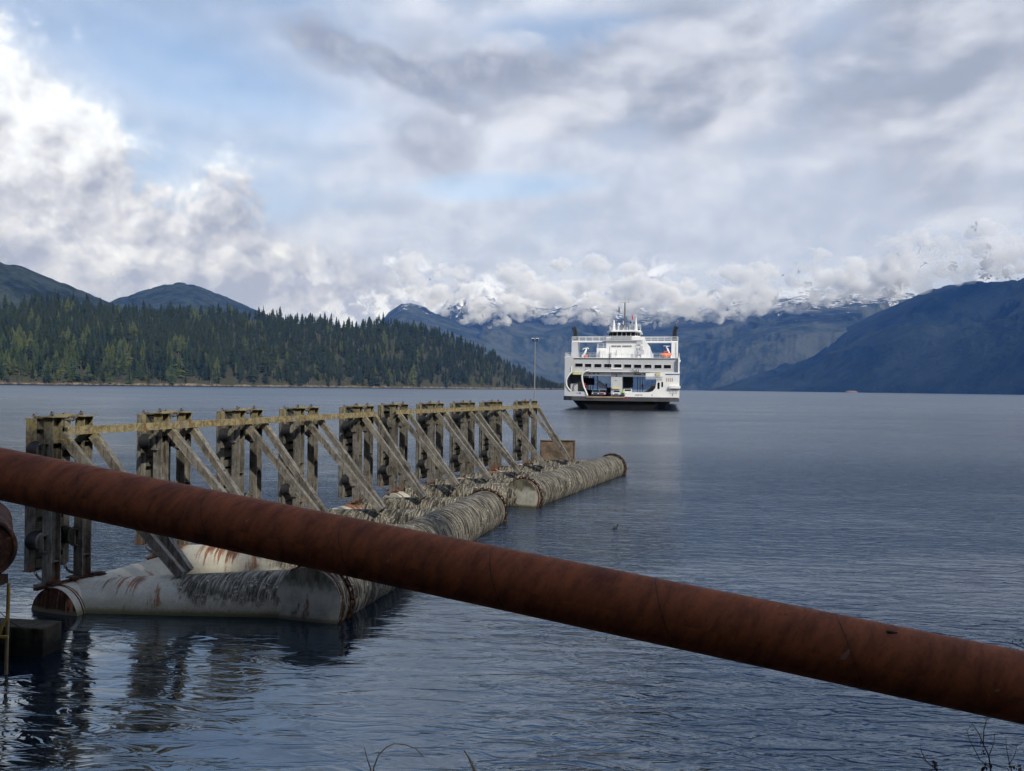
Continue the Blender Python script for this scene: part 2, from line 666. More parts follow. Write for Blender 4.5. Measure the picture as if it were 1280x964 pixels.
def ridge(name, mat, prof, dist, depth_f=0.28, nu=260, nt_=44, rough=60.0, seed=0.0, power=0.8, back=0.12, ex=(0, 0)):
    """mountain whose skyline runs through prof [(px, py)]; dist(px) = distance of its crest"""
    u0, u1 = prof[0][0], prof[-1][0]
    mb = MB()
    vs = []
    for i in range(nu + 1):
        u = u0 + (u1 - u0) * i / nu
        dr = interp(dist, u)
        d = ray(u, hor(u))
        hx = Vector((d.x, d.y, 0)).normalized()
        dd = dr
        H = max(1.0, (hor(u) - interp(prof, u)) / FPX * dd * 1.0 * math.cos(math.atan((u - 640) / FPX)) / 1.0) + CAM_Z
        jag = 0.035 * fbm(u * 0.06, seed, 3.3, 5)
        for j in range(nt_ + 1):
            t = j / nt_
            if t < 0.86:
                tt = t / 0.86
                D = dd * (1 - depth_f * (1 - tt))
                s = tt ** power
                z = H * s * (1 + jag * tt ** 8)
                P = hx * D
                amp = rough * math.sin(math.pi * min(1, tt * 1.0)) * (H / 700.0 + 0.15)
                r = mnoise.ridged_multi_fractal(Vector((P.x / 1500, P.y / 1500, seed)), 0.9, 2.1, 6, 1.0, 2.0) - 1.0
                z += amp * r * 1.6
                if tt < 1:
                    z = min(z, H * (0.30 + 0.70 * tt))
                if j == 0:
                    z = -6
                else:
                    z = max(z, 0.5)
            else:
                tt = (t - 0.86) / 0.14
                D = dd * (1 + back * tt)
                z = H * (1 + jag) * (1 - tt) - 8 * tt
            P = hx * D
            vs.append((P.x, P.y, z))
    fs = []
    for i in range(nu):
        for j in range(nt_):
            a = i * (nt_ + 1) + j
            fs.append((a, a + nt_ + 1, a + nt_ + 2, a + 1))
    mb.add(vs, fs, 0, True)
    o = mb.build(name, mat)
    o['kind'] = 'structure'
    return o


FOR1, FOR2 = (0.010, 0.017, 0.014), (0.046, 0.058, 0.040)
m_far = m_mount('far_mountain_slopes', (0.018, 0.030, 0.026), (0.075, 0.085, 0.070), 860, 260, 0.6)
m_near = m_mount('steep_mountain_forest', (0.008, 0.016, 0.014), (0.026, 0.036, 0.030), 1350, 300, 0.25)
m_hill = m_mount('wooded_hill', FOR1, FOR2, 99999, 100, 0.12, 0.35)

ridge('mountain', m_far, [(300, 470), (420, 440), (470, 410), (484, 390), (500, 379), (512, 378), (528, 382), (545, 391), (575, 402),
                          (610, 415), (660, 440), (700, 470)],
      [(300, 8600), (700, 8600)], rough=120, seed=3.0)
ridge('mountain', m_far, [(540, 400), (560, 372), (575, 356), (590, 352), (606, 352), (625, 360), (650, 372), (680, 378), (705, 370),
                          (722, 362), (740, 372), (780, 384), (830, 386), (880, 382), (930, 374), (975, 366), (1000, 362),
                          (1030, 366), (1070, 368), (1110, 364), (1150, 368), (1200, 380)],
      [(540, 11000), (760, 11200), (900, 10200), (1200, 9200)], rough=330, seed=11.0, depth_f=0.34, nu=420, nt_=64)
ridge('mountain', m_near, [(880, 488), (910, 478), (940, 462), (980, 442), (1020, 425), (1060, 408), (1100, 388), (1130, 376), (1160, 362),
                           (1185, 356), (1215, 351), (1250, 352), (1290, 345), (1360, 330), (1480, 320)],
      [(880, 8200), (1000, 7600), (1280, 6300), (1480, 5600)], rough=170, seed=23.0, depth_f=0.3, nu=320, nt_=56)
ridge('hill', m_near, [(700, 489), (760, 484), (850, 481), (900, 480), (960, 478), (1020, 474), (1080, 476), (1140, 470), (1200, 468), (1280, 462),
                       (1400, 450)],
      [(700, 9000), (1000, 6800), (1400, 5000)], rough=40, seed=29.0, depth_f=0.05)
ridge('hill', m_hill, [(-1100, 440), (-800, 405), (-550, 360), (-400, 330), (-260, 318), (-120, 322), (0, 326), (25, 331), (50, 342), (80, 353), (120, 370), (160, 388), (220, 420), (300, 470)],
      [(-1100, 2900), (300, 3700)], rough=40, seed=41.0, depth_f=0.25, power=0.9)
ridge('hill', m_hill, [(60, 430), (120, 385), (145, 372), (180, 361), (205, 354), (222, 351.5), (240, 353), (262, 362), (300, 378), (350, 400),
                       (420, 440), (480, 470)],
      [(60, 5600), (480, 6000)], rough=60, seed=47.0, depth_f=0.25, power=0.9)

# ------------------------------------------------------------------ haze (the air between here and the mountains)


def build_haze():
    mb = MB()
    mb.bb(-26500, 26500, -3200, 19500, -8, 1420)
    m = bpy.data.materials.new('air_haze')
    m.use_nodes = True
    nt = m.node_tree
    nt.nodes.clear()
    out = nt.nodes.new('ShaderNodeOutputMaterial')
    v = nt.nodes.new('ShaderNodeVolumePrincipled')
    v.inputs['Color'].default_value = (0.10, 0.31, 0.92, 1)
    v.inputs['Absorption Color'].default_value = (1, 1, 1, 1)
    v.inputs['Density'].default_value = 4.0e-5
    v.inputs['Anisotropy'].default_value = 0.0
    nt.links.new(v.outputs[0], out.inputs['Volume'])
    o = mb.build('haze', m)
    o['kind'] = 'stuff'


build_haze()

# ------------------------------------------------------------------ mist clinging to the mountains


def m_mist():
    m = bpy.data.materials.new('mountain_mist')
    m.use_nodes = True
    nt = m.node_tree
    nt.nodes.clear()
    out = nt.nodes.new('ShaderNodeOutputMaterial')
    v = nt.nodes.new('ShaderNodeVolumeScatter')
    v.inputs['Color'].default_value = (1, 1, 1, 1)
    p = posw(nt)
    n = noise(p, 1 / 210, 6, 0.62, 0.3)
    n2 = noise(p, 1 / 620, 2, 0.5)
    dn = (n + n2 * 0.35).ss(0.54, 0.84, 0.0006, 0.014)
    nt.links.new(dn.k, v.inputs['Density'])
    v.inputs['Anisotropy'].default_value = -0.35
    nt.links.new(v.outputs[0], out.inputs['Volume'])
    m.cycles.volume_step_rate = 0.35
    return m


def build_mist():
    mt = m_mist()
    rd = random.Random(5)
    low = [(505, 372), (545, 388), (590, 404), (640, 400), (672, 396), (700, 400), (720, 406), (745, 410), (775, 406), (800, 404), (840, 402), (870, 400),
           (905, 400), (940, 392), (975, 388), (1010, 386), (1035, 380), (1075, 378), (1110, 372), (1140, 358), (1160, 352), (1200, 349), (1250, 348), (1300, 342)]
    banks = [(505, 640, 8300), (625, 800, 8800), (780, 960, 8000), (920, 1140, 7000), (1090, 1330, 5300)]
    for a, b, D in banks:
        mb = MB()
        n = int((b - a) * 1.25)
        for k in range(n):
            u = rd.uniform(a, b)
            v0 = interp(low, u)
            up = abs(rd.gauss(0, 1)) * 21
            r = rd.uniform(2.5, 7.0) * (1 + up / 30)
            v = v0 + 3 - up - r * 0.5 + rd.uniform(-6, 5)
            dd = D * rd.uniform(0.975, 1.03)
            c = at_y(u, v, dd)
            rr = r / FPX * dd
            ico = bmesh.new()
            bmesh.ops.create_icosphere(ico, subdivisions=2, radius=1.0)
            vs = [c + Vector((q.co.x * rr * 1.35, q.co.y * rr, q.co.z * rr * 0.72)) for q in ico.verts]
            fs = [[q.index for q in f.verts] for f in ico.faces]
            ico.free()
            mb.add(vs, fs, 0, True)
        o = mb.build('mist', mt)
        o['kind'] = 'stuff'
        rm = o.modifiers.new('remesh', 'REMESH')
        rm.mode = 'VOXEL'
        rm.voxel_size = 13.0
        tx = bpy.data.textures.new('billow', 'CLOUDS')
        tx.noise_scale = 120.0
        tx.noise_depth = 6
        dm = o.modifiers.new('billow', 'DISPLACE')
        dm.texture = tx
        dm.texture_coords = 'GLOBAL'
        dm.strength = 190.0
        dm.mid_level = 0.55


build_mist()

# ------------------------------------------------------------------ wooded headland on the left
SKY_L = [(-900, 440), (-650, 400), (-400, 372), (-200, 376), (0, 381), (40, 379), (75, 372), (100, 374), (140, 381), (200, 386), (260, 386), (330, 389), (400, 397),
         (450, 401), (475, 397), (500, 402), (550, 413), (600, 431), (640, 450), (670, 464), (700, 479), (716, 486)]
SHORE_D = [(-900, 1000), (-400, 1150), (0, 1250), (200, 1350), (480, 1600), (600, 1850), (700, 2150), (716, 2300)]
TREE_H = 30.0


def land_pt(u, t):
    """u = column, t = 0 shore .. 1 crest"""
    D0 = interp(SHORE_D, u) * (1 + 0.012 * fbm(u * 0.02, 7.7))
    if u > 640:
        D0 *= 1.0
    dep = 0.34 * min(1.0, max(0.03, (722 - u) / 260))
    Dr = D0 * (1 + dep)
    d = ray(u, hor(u))
    hx = Vector((d.x, d.y, 0)).normalized()
    cs = math.cos(math.atan((u - 640) / FPX))
    Hc = (hor(u) - interp(SKY_L, u)) / FPX * Dr * cs + CAM_Z - TREE_H * 0.80
    Hc = max(Hc, 1.0)
    if t <= 1:
        D = D0 + (Dr - D0) * t
        s = 0.0 if t <= 0 else (t ** 0.78)
        z = Hc * s + 3.0 * min(1, t * 30)
        z += 0.06 * Hc * fbm(u * 0.03, t * 4.0, 1.0) * min(1, t * 5) * (1 - t * 0.6)
        if t <= 0:
            z = -2.0 + t * 50
    else:
        D = Dr * (1 + 0.25 * (t - 1))
        z = Hc * max(-0.05, 1 - (t - 1) * 1.05) + 3 - 9 * (t - 1)
    P = hx * D
    return Vector((P.x, P.y, z))


def m_land():
    m, nt, b = mat_new('headland_ground')
    p = posw(nt)
    x, y, z = sep(p)
    n = noise(p, 1 / 6, 6, 0.65)
    n2 = noise(p, 1 / 25, 4, 0.6)
    veg = mixc(n, (0.03, 0.035, 0.02), (0.07, 0.065, 0.035))
    rock = mixc(n.ss(0.35, 0.65), (0.07, 0.055, 0.04), (0.24, 0.19, 0.14))
    wet = (0.020, 0.020, 0.018)
    zz = z + (n - 0.5) * 5.0 + (n2 - 0.5) * 9.0
    c = mixc(zz.ss(3.0, 5.0), rock, veg)
    c = mixc((z + (n - 0.5) * 0.8).ss(0.9, 1.5), wet, c)
    setp(nt, b, c, 0.9, 0, 0.2)
    bump(nt, b, n, 0.9, 1.5)
    return m


def build_land():
    mb = MB()
    us = list(np.arange(-900, 716.5, 2.0)) + [716.5, 719]
    ts = [-0.15, -0.03, 0.0, 0.004, 0.009, 0.016, 0.026, 0.04] + list(np.linspace(0.06, 1.0, 26)) + [1.3, 1.7, 2.2]
    vs = []
    for u in us:
        for t in ts:
            q = land_pt(u, t)
            if 0 <= t < 0.05:
                q.z += abs(fbm(u * 0.35, t * 100, 5.0, 4)) * 3.4 * min(1, t * 60)
            if u > 708:
                q.z = min(q.z, 3.0 * (719 - u) / 11 - 0.3)
            vs.append(q)
    n = len(ts)
    fs = [(i * n + j, (i + 1) * n + j, (i + 1) * n + j + 1, i * n + j + 1) for i in range(len(us) - 1) for j in range(n - 1)]
    mb.add(vs, fs, 0, False)
    o = mb.build('headland', m_land())
    o['kind'] = 'structure'


build_land()


def m_needles(name, c1, c2, pos=False):
    m, nt, b = mat_new(name)
    p = posw(nt)
    n = noise(p, 1 / 2.4, 5, 0.7)
    big = noise(p, 1 / 34, 3, 0.55)
    oi = X(nt, nt.nodes.new('ShaderNodeObjectInfo').outputs['Random'])
    k = (n * 0.55 + big * 0.45 + (oi - 0.5) * 0.22).ss(0.32, 0.68)
    setp(nt, b, mixc(k, c1, c2), 0.8, 0, 0.2)
    return m


M_DARK = m_needles('shaded_dark_needles', (0.007, 0.014, 0.008), (0.030, 0.043, 0.022))  # dark tone carries the cloud shade of the ridge trees in its colour
M_MID = m_needles('green_conifer_needles', (0.013, 0.027, 0.011), (0.050, 0.074, 0.030))
M_PALE = m_needles('sunlit_olive_needles', (0.025, 0.042, 0.014), (0.088, 0.105, 0.038))  # pale tone carries the sunlight on the shore trees in its colour
M_BARK = simple('conifer_bark', (0.15, 0.125, 0.10), 0.9, 0.3, 0.5)


def crown_mb(rd, h=30.0, w=4.6, base=0.12, layers=11, gap=0.25):
    mb = MB()
    w *= 1.35
    for k in range(layers):
        t = k / (layers - 1)
        z = h * (base + (1 - base) * (t ** 0.92) * 0.97)
        r = w * ((1 - t) ** 0.85 * 0.95 + 0.05) * rd.uniform(0.72, 1.18)
        th = h * (1 - base) / layers * rd.uniform(1.2, 1.9)
        n = 9
        ph = rd.uniform(0, 6.28)
        ap = Vector((rd.uniform(-.15, .15), rd.uniform(-.15, .15), min(h, z + th)))
        vs = [ap]
        for i in range(n * 2):
            a = ph + math.pi * i / n
            q = r * (rd.uniform(0.75, 1.25) if i % 2 == 0 else rd.uniform(0.25, 0.5))
            if rd.random() < gap:
                q *= 0.45
            vs.append(Vector((q * math.cos(a), q * math.sin(a), z - (0.12 * q if i % 2 == 0 else -0.1 * q) + rd.uniform(-.3, .3))))
        mb.add(vs, [(0, 1 + i, 1 + (i + 1) % (2 * n)) for i in range(2 * n)], 0)
    return mb


def trunk_mb(rd, h=30.0, r=0.42):
    mb = MB()
    mb.cyl((0, 0, -2), (0, 0, h * 0.93), r, 0.06, n=6)
    for k in range(5):
        z = h * rd.uniform(0.08, 0.4)
        a = rd.uniform(0, 6.28)
        mb.bar((0, 0, z), (math.cos(a) * 1.6, math.sin(a) * 1.6, z - 0.2), 0.12)
    return mb


rdt = random.Random(11)
SHAPES = []
for i in range(7):
    w, base = [(4.6, .08), (5.4, .05), (3.6, .18), (4.2, .3), (5.0, .12), (3.2, .38), (5.8, .04)][i]
    SHAPES.append((crown_mb(rdt, 30, w, base, [11, 12, 12, 9, 13, 8, 11][i], [.2, .15, .3, .4, .2, .45, .15][i]), trunk_mb(rdt)))


def build_trees():
    rd = random.Random(3)
    crowns = {}
    trunks = []
    for i, (c, t) in enumerate(SHAPES):
        for j, mt in enumerate((M_DARK, M_MID, M_PALE)):
            crowns[i, j] = c.mesh('crown', mt)
        trunks.append(t.mesh('trunk', M_BARK))
    spots = []
    # front rows along the shore, then the slope, then the crest
    for row, (t0, t1, n) in enumerate([(0.004, 0.05, 460), (0.05, 0.16, 680), (0.16, 0.35, 1040), (0.35, 0.6, 1200), (0.6, 0.85, 1200), (0.85, 1.02, 730),
                                       (1.02, 1.2, 360)]):
        for k in range(n):
            u = rd.uniform(-120, 706) if row else rd.uniform(-60, 690)
            if k % 2 and rd.random() < 0.55:
                u = rd.uniform(-880, -100)
            t = rd.uniform(t0, t1)
            hgt = rd.uniform(0.55, 1.18)
            if row == 0:
                hgt *= rd.uniform(0.5, 1.25)
            elif row == 1:
                hgt *= 1.15
            if u > 560:
                hgt *= interp([(560, 1.0), (706, 0.5)], u)
            if row >= 5 and rd.random() < 0.05:
                hgt *= 1.3
            q = land_pt(u, t)
            pale = interp([(-400, .9), (0, .85), (130, .7), (220, .4), (300, .16), (420, .16), (520, .08), (706, .03)], u) * interp([(0, 1.0), (.22, .7), (.45, .12), (1, .0)], t)  # sunlit low shore and shaded ridge are set through the tree tones
            clump = fbm(u * 0.03, t * 5, 9.0, 3) * 0.9
            v = rd.random() + clump * 0.5
            j = 2 if v < pale * 0.55 else (1 if v < pale * 1.1 + 0.12 else 0)
            i = rd.randrange(7)
            spots.append((q, hgt, i, j, u, t, rd.uniform(0, 6.28)))
    # bald bluff near the tip: fewer trees
    spots = [s for s in spots if not (570 < s[4] < 660 and 0.05 < s[5] < 0.45 and rd.random() < 0.45)]
    inview = [s for s in spots if -5 < s[4] < 700]
    inview.sort(key=lambda s: s[0].length + (0 if s[5] < 0.1 else 400 * s[5]))
    ind = inview[:280]
    ids = set(id(s) for s in ind)
    TONE = ['dark green', 'mid green', 'pale olive']
    STRETCH = [(70, 'under the left hill at the far left of the headland shore'), (150, 'on the headland shore below the gap between the two hills'),
               (235, 'on the headland shore below the left half of the blue hill'), (310, 'on the headland shore below the right half of the blue hill'),
               (400, 'midway along the headland shore, right of the blue hill'), (490, 'on the headland shore beneath the last rise of its skyline'),
               (720, 'on the low tapering tip of the headland near the ferry')]

    rw = random.Random(77)

    def one(q, h, i, j, rz, lab, grp, wx=1.0):
        wx *= rw.uniform(0.8, 1.45)
        e = empty('conifer_tree', q, rz, lab, 'tree', grp)
        e.scale = (h * wx, h * wx, h)
        link('crown', crowns[i, j], e)
        link('trunk', trunks[i], e)
    for q, h, i, j, u, t, rz in ind:
        place = [p for a, p in STRETCH if u < a][0]
        one(q, h, i, j, rz, TONE[j] + ' conifer ' + place, TONE[j] + ' conifers ' + place)
    # tall trees that break the skyline
    tall = [(29, 354, 2, 'lone tall spire standing clear of the ridge, leftmost on the headland skyline'),
            (38, 362, 3, 'slightly shorter companion right beside the lone tall spire at far left'),
            (58, 364, 5, 'bushy dark conifer breaking the headland skyline just right of the lone spire'),
            (71, 363, 0, 'broad dark conifer on the skyline below the slope of the left hill'),
            (90, 362, 2, 'narrow dark conifer on the skyline where the left hill comes down'),
            (107, 366, 4, 'dark skyline conifer just left of the gap between the two hills'),
            (124, 371, 2, 'dark skyline conifer in the gap between the two hills'),
            (178, 370, 3, 'isolated skyline conifer in front of the left flank of the blue hill'),
            (212, 376, 0, 'skyline conifer right below the summit of the blue hill'),
            (283, 371, 5, 'tall skyline conifer in front of the right flank of the blue hill'),
            (272, 378, 4, 'low broad skyline conifer left of the tall one on the blue hill flank'),
            (328, 373, 2, 'tall thin skyline conifer just right of the blue hill'),
            (349, 380, 3, 'sparse flat topped skyline conifer right of the blue hill'),
            (405, 378, 0, 'tall conifer of a pair on the skyline midway along the headland'),
            (413, 381, 4, 'shorter conifer of a pair on the skyline midway along the headland'),
            (478, 388, 1, 'rounded dark conifer on the last rise of the headland skyline'), ]
    for u, ty, i, lab in tall:
        q = land_pt(u, 0.97)
        D = Vector((q.x, q.y, 0)).length
        top = CAM_Z + (hor(u) - ty) / FPX * D * math.cos(math.atan((u - 640) / FPX))
        h = min(1.35, max(0.6, (top - q.z) / 30.0))
        one(q, h, i, 0, rd.uniform(0, 6), lab, None, 0.8 if h > 1.3 else 1.0)
    # the rest of the wood: one mesh per tone
    for j, (mt, nm) in enumerate(((M_DARK, 'dark'), (M_MID, 'mid'), (M_PALE, 'pale'))):
        V, F, M, nb = [], [], [], 0
        for s in spots:
            if id(s) in ids or s[3] != j:
                continue
            q, h, i, _, u, t, rz = s
            wq = rw.uniform(0.8, 1.5)
            for part, mi in ((SHAPES[i][0], 0), (SHAPES[i][1], 1)):
                a = np.array(part.v)
                c, sn = math.cos(rz), math.sin(rz)
                a = np.stack([(a[:, 0] * c - a[:, 1] * sn) * wq, (a[:, 0] * sn + a[:, 1] * c) * wq, a[:, 2]], 1) * h + np.array(q)
                V.append(a)
                F += [tuple(x + nb for x in f) for f in part.f]
                M += [mi] * len(part.f)
                nb += len(a)
        me = bpy.data.meshes.new('forest')
        me.from_pydata(np.concatenate(V).tolist(), [], F)
        me.materials.append(mt)
        me.materials.append(M_BARK)
        me.polygons.foreach_set('material_index', M)
        o = link('forest', me)
        tag(o, kind='stuff')
        o['label'] = ['dark conifers massed over the upper slopes of the left headland', 'green conifers mixed through the slope of the left headland',
                      'pale olive conifers massed low on the left headland'][j]
        o['category'] = 'forest'


build_trees()

# far islet and a white house on the far shore


def build_islet():
    D = 3900
    c = at_y(1064, 487, D)
    mb = MB()
    mb.sph((0, 0, 0), (34, 12, 9), 20, 10, jit=0.35, seed=4)
    mb.sph((-14, 0, 0), (17, 9, 6), 14, 8, jit=0.35, seed=5)
    mb.build('islet', simple('islet_rock', (0.17, 0.12, 0.08), 0.9, 0.35, 0.08), loc=(c.x, c.y, 0))['kind'] = 'structure'


build_islet()


# wooded slope rising behind the photographer; its trees shade the near water, pipe and first pontoons
def back_z(X_, Y):
    t = min(1.0, max(0.0, (-8 - Y) / 90.0))
    return 3.0 + 44 * t ** 0.75 + 2.0 * fbm(X_ * 0.03, Y * 0.03, 8.0)


def build_back_hill():
    mb = MB()
    nx, ny = 80, 24
    vs = []
    for i in range(nx + 1):
        for j in range(ny + 1):
            X_ = -180 + 360 * i / nx
            Y = -8 - 110 * j / ny
            vs.append((X_, Y, -2.0 if j == 0 else back_z(X_, Y)))
    mb.add(vs, [(i * (ny + 1) + j, i * (ny + 1) + j + 1, (i + 1) * (ny + 1) + j + 1, (i + 1) * (ny + 1) + j) for i in range(nx) for j in range(ny)], 0, True)
    o = mb.build('hill', m_hill)
    o['kind'] = 'structure'
    rd = random.Random(21)
    V, F, M, nb = [], [], [], 0
    for k in range(300):
        X_, Y = rd.uniform(-70, 90), -12 - 46 * rd.random() ** 1.3
        h = rd.uniform(0.72, 0.92)
        a_ = rd.uniform(0, 6.28)
        c, sn = math.cos(a_), math.sin(a_)
        cr, tr = SHAPES[rd.randrange(7)]
        for part, mi in ((cr, 0), (tr, 1)):
            a = np.array(part.v)
            a = np.stack([a[:, 0] * c - a[:, 1] * sn, a[:, 0] * sn + a[:, 1] * c, a[:, 2]], 1) * h + np.array((X_, Y, back_z(X_, Y) - 0.5))
            V.append(a)
            F += [tuple(x + nb for x in f) for f in part.f]
            M += [mi] * len(part.f)
            nb += len(a)
    me = bpy.data.meshes.new('forest')
    me.from_pydata(np.concatenate(V).tolist(), [], F)
    me.materials.append(M_DARK)
    me.materials.append(M_BARK)
    me.polygons.foreach_set('material_index', M)
    tag(link('forest', me), 'conifers on the slope behind the photographer', 'forest', kind='stuff')


build_back_hill()

# ------------------------------------------------------------------ materials of the berth


def m_steel():
    """old galvanised steel: grey, streaked, lichen towards the top"""
    m, nt, b = mat_new('weathered_grey_steel')
    p = posw(nt)
    x, y, z = sep(p)
    n = noise(p, 5.0, 6, 0.65)
    st = noise(comb(nt, x * 14, y * 14, z * 1.3), 1.0, 4, 0.6)
    big = noise(p, 1.3, 3, 0.5)
    c = mixc((n * 0.5 + st * 0.5).ss(0.32, 0.68), (0.070, 0.064, 0.054), (0.29, 0.275, 0.24))
    c = mixc((st * 0.7 + big * 0.5).ss(0.58, 0.74) * 0.85, c, (0.030, 0.024, 0.017))
    li = (noise(p, 11.0, 5, 0.7) + (z - 3.45) * 0.22).ss(0.50, 0.64)
    c = mixc(li * 0.65, c, (0.33, 0.27, 0.11))
    ru = (noise(p, 2.2, 6, 0.7) + (1.1 - z).mx(0.0) * 0.28).ss(0.60, 0.74)
    c = mixc(ru * 0.8, c, mixc(n, (0.13, 0.045, 0.018), (0.30, 0.11, 0.04)))
    setp(nt, b, c, 0.8, 0.0, 0.3)
    bump(nt, b, n + st * 0.6, 0.55, 0.012)
    return m


def m_lichen():
    m, nt, b = mat_new('lichen_covered_rail')
    p = posw(nt)
    x, y, z = sep(p)
    n = noise(p, 7.0, 6, 0.7)
    st = noise(comb(nt, x * 9, y * 9, z * 1.6), 1.0, 4, 0.65)
    c = mixc(n.ss(0.38, 0.62), (0.15, 0.125, 0.065), (0.34, 0.285, 0.145))
    c = mixc(st.ss(0.50, 0.66), c, (0.19, 0.10, 0.04))
    c = mixc(noise(p, 2.5, 4, 0.6).ss(0.55, 0.7) * 0.7, c, (0.20, 0.19, 0.165))
    c = mixc(noise(p, 22, 4, 0.6).ss(0.56, 0.66) * 0.7, c, (0.40, 0.38, 0.30))
    setp(nt, b, c, 0.85, 0.0, 0.2)
    bump(nt, b, n + st * 0.5, 0.5, 0.012)
    return m


def m_rust(name='rust', dark=(0.045, 0.017, 0.011), mid=(0.13, 0.045, 0.022), hi=(0.28, 0.105, 0.045), sc=3.0):
    m, nt, b = mat_new(name)
    p = posw(nt)
    n = noise(p, sc, 7, 0.65)
    n2 = noise(p, sc * 5, 5, 0.6)
    c = mixc(n.ss(0.35, 0.6), dark, mid)
    c = mixc((n2 * 0.6 + n * 0.5).ss(0.58, 0.75), c, hi)
    setp(nt, b, c, 0.85, 0.0, 0.25)
    bump(nt, b, n2 + n, 0.5, 0.012)
    return m


def m_pontoon(name, grime, edge=0.0, low=0.18, rust=0.6, strands=1.0, patches=()):
    """white painted tube (axis = local X) with a dark matted crust round its upper half.
    grime 0..1 overall; edge = local x at which the crust begins"""
    m, nt, b = mat_new(name)
    o = objc(nt)
    ox, oy, oz = sep(o)
    p = posw(nt)
    px_, py_, pz = sep(p)
    ang = oz._m('ARCTAN2', oy)
    # long strands running over the tube
    st = noise(comb(nt, ox * 9.0 + ang * 0.7, ang * 0.9, 1.0), 1.0, 5, 0.65, 0.5)
    st2 = noise(comb(nt, ox * 26.0 + ang * 2.0, ang * 1.5, 5.0), 1.0, 4, 0.6, 0.3)
    n = noise(p, 3.2, 6, 0.65)
    nf = noise(p, 16.0, 5, 0.65)
    white = mixc((n * 0.5 + nf * 0.5).ss(0.3, 0.75), (0.40, 0.38, 0.31), (0.60, 0.575, 0.49))
    # growth and yellowing near the water
    white = mixc((pz + (nf - 0.5) * 0.10).ss(0.17, 0.03) * 0.9, white, (0.13, 0.13, 0.06))
    white = mixc((pz + (n - 0.5) * 0.25).ss(0.34, 0.12) * 0.25, white, (0.36, 0.32, 0.16))
    # rust runs
    rv = noise(comb(nt, ox * 3.0, ang * 0.55, 9.0), 1.0, 6, 0.7, 0.2)
    ru = (rv + (pz - 0.65) * 0.10).ss(0.66 - 0.12 * rust, 0.74 - 0.09 * rust)
    rc = mixc(nf, (0.10, 0.032, 0.015), (0.36, 0.15, 0.055))
    c = mixc(ru * 0.85, white, rc)
    for x0, x1, zt in patches:
        band = (ox + (n - 0.5) * 0.35).ss(x0 - 0.12, x0 + 0.05) * (ox + (n - 0.5) * 0.35).ss(x1 + 0.12, x1 - 0.05)
        run = noise(comb(nt, ox * 11.0, ang * 0.35, 2.0), 1.0, 4, 0.6)
        pt = band * ((pz - zt) * 3.5 + (run - 0.5) * 5.0 + (nf - 0.5) * 1.5).ss(-0.35, 0.25)
        c = mixc(pt * 0.92, c, mixc((nf * 0.6 + n * 0.4).ss(0.4, 0.6), (0.065, 0.020, 0.010), (0.30, 0.115, 0.04)))
    # crust
    q = (pz - low) * 2.2 + (n - 0.5) * 1.6 + (st - 0.5) * 1.3 + (ox - edge).mn(0.6) * 1.6 + (grime - 0.75) * 2.4
    g = q.ss(0.25, 0.75) * grime
    gc = mixc((st * 0.55 + st2 * 0.45).ss(0.43, 0.66), (0.022, 0.019, 0.014), (0.38, 0.35, 0.28))
    gc = mixc(n.ss(0.48, 0.64) * 0.75, gc, mixc(nf, (0.03, 0.026, 0.018), (0.17, 0.145, 0.10)))
    gc = mixc(((nf * 0.6 + n * 0.5).ss(0.60, 0.68)) * 0.7, gc, (0.50, 0.48, 0.42))
    c = mixc(g, c, gc)
    setp(nt, b, c, g.ss(0.0, 1.0, 0.5, 0.95), 0.0, 0.3)
    bump(nt, b, (st * 1.2 + st2 * 0.6) * g * strands + nf * 0.3 + ru * 0.2, 0.5, 0.022)
    return m


M_STEEL = m_steel()
M_RAIL = m_lichen()
M_RUST = m_rust()
M_RUSTD = m_rust('dark_rust', (0.018, 0.010, 0.008), (0.06, 0.025, 0.015), (0.15, 0.06, 0.03), 4.0)
M_RUBBER = simple('black_rubber', (0.012, 0.012, 0.013), 0.75, 0.3, 6)
M_TIMBER = simple('weathered_timber', (0.10, 0.092, 0.072), 0.9, 0.45, 4, dirt=(0.04, 0.035, 0.025), bmp=0.4)
M_CHAIN = simple('galvanised_chain', (0.13, 0.115, 0.10), 0.6, 0.3, 9, dirt=(0.08, 0.035, 0.02))
M_TUBE_W = m_pontoon('pontoon_white_paint', 0.95, edge=2.3, low=0.72, rust=0.95, patches=((0.75, 1.7, 0.58), (0.0, 0.25, 0.2)))
M_TUBE_G = m_pontoon('pontoon_matted_crust', 1.0, edge=-1.0, low=0.30, rust=0.6, patches=((-0.1, 0.35, 0.4), (11.0, 11.9, 0.7), (12.7, 13.6, 0.2)))
M_TUBE_I = m_pontoon('pontoon_paint_with_rust_bands', 0.45, edge=30.0, low=0.62, rust=1.25, patches=((3.4, 4.0, 0.45), (5.9, 6.8, 0.45), (8.6, 9.6, 0.4), (11.5, 12.6, 0.4)))


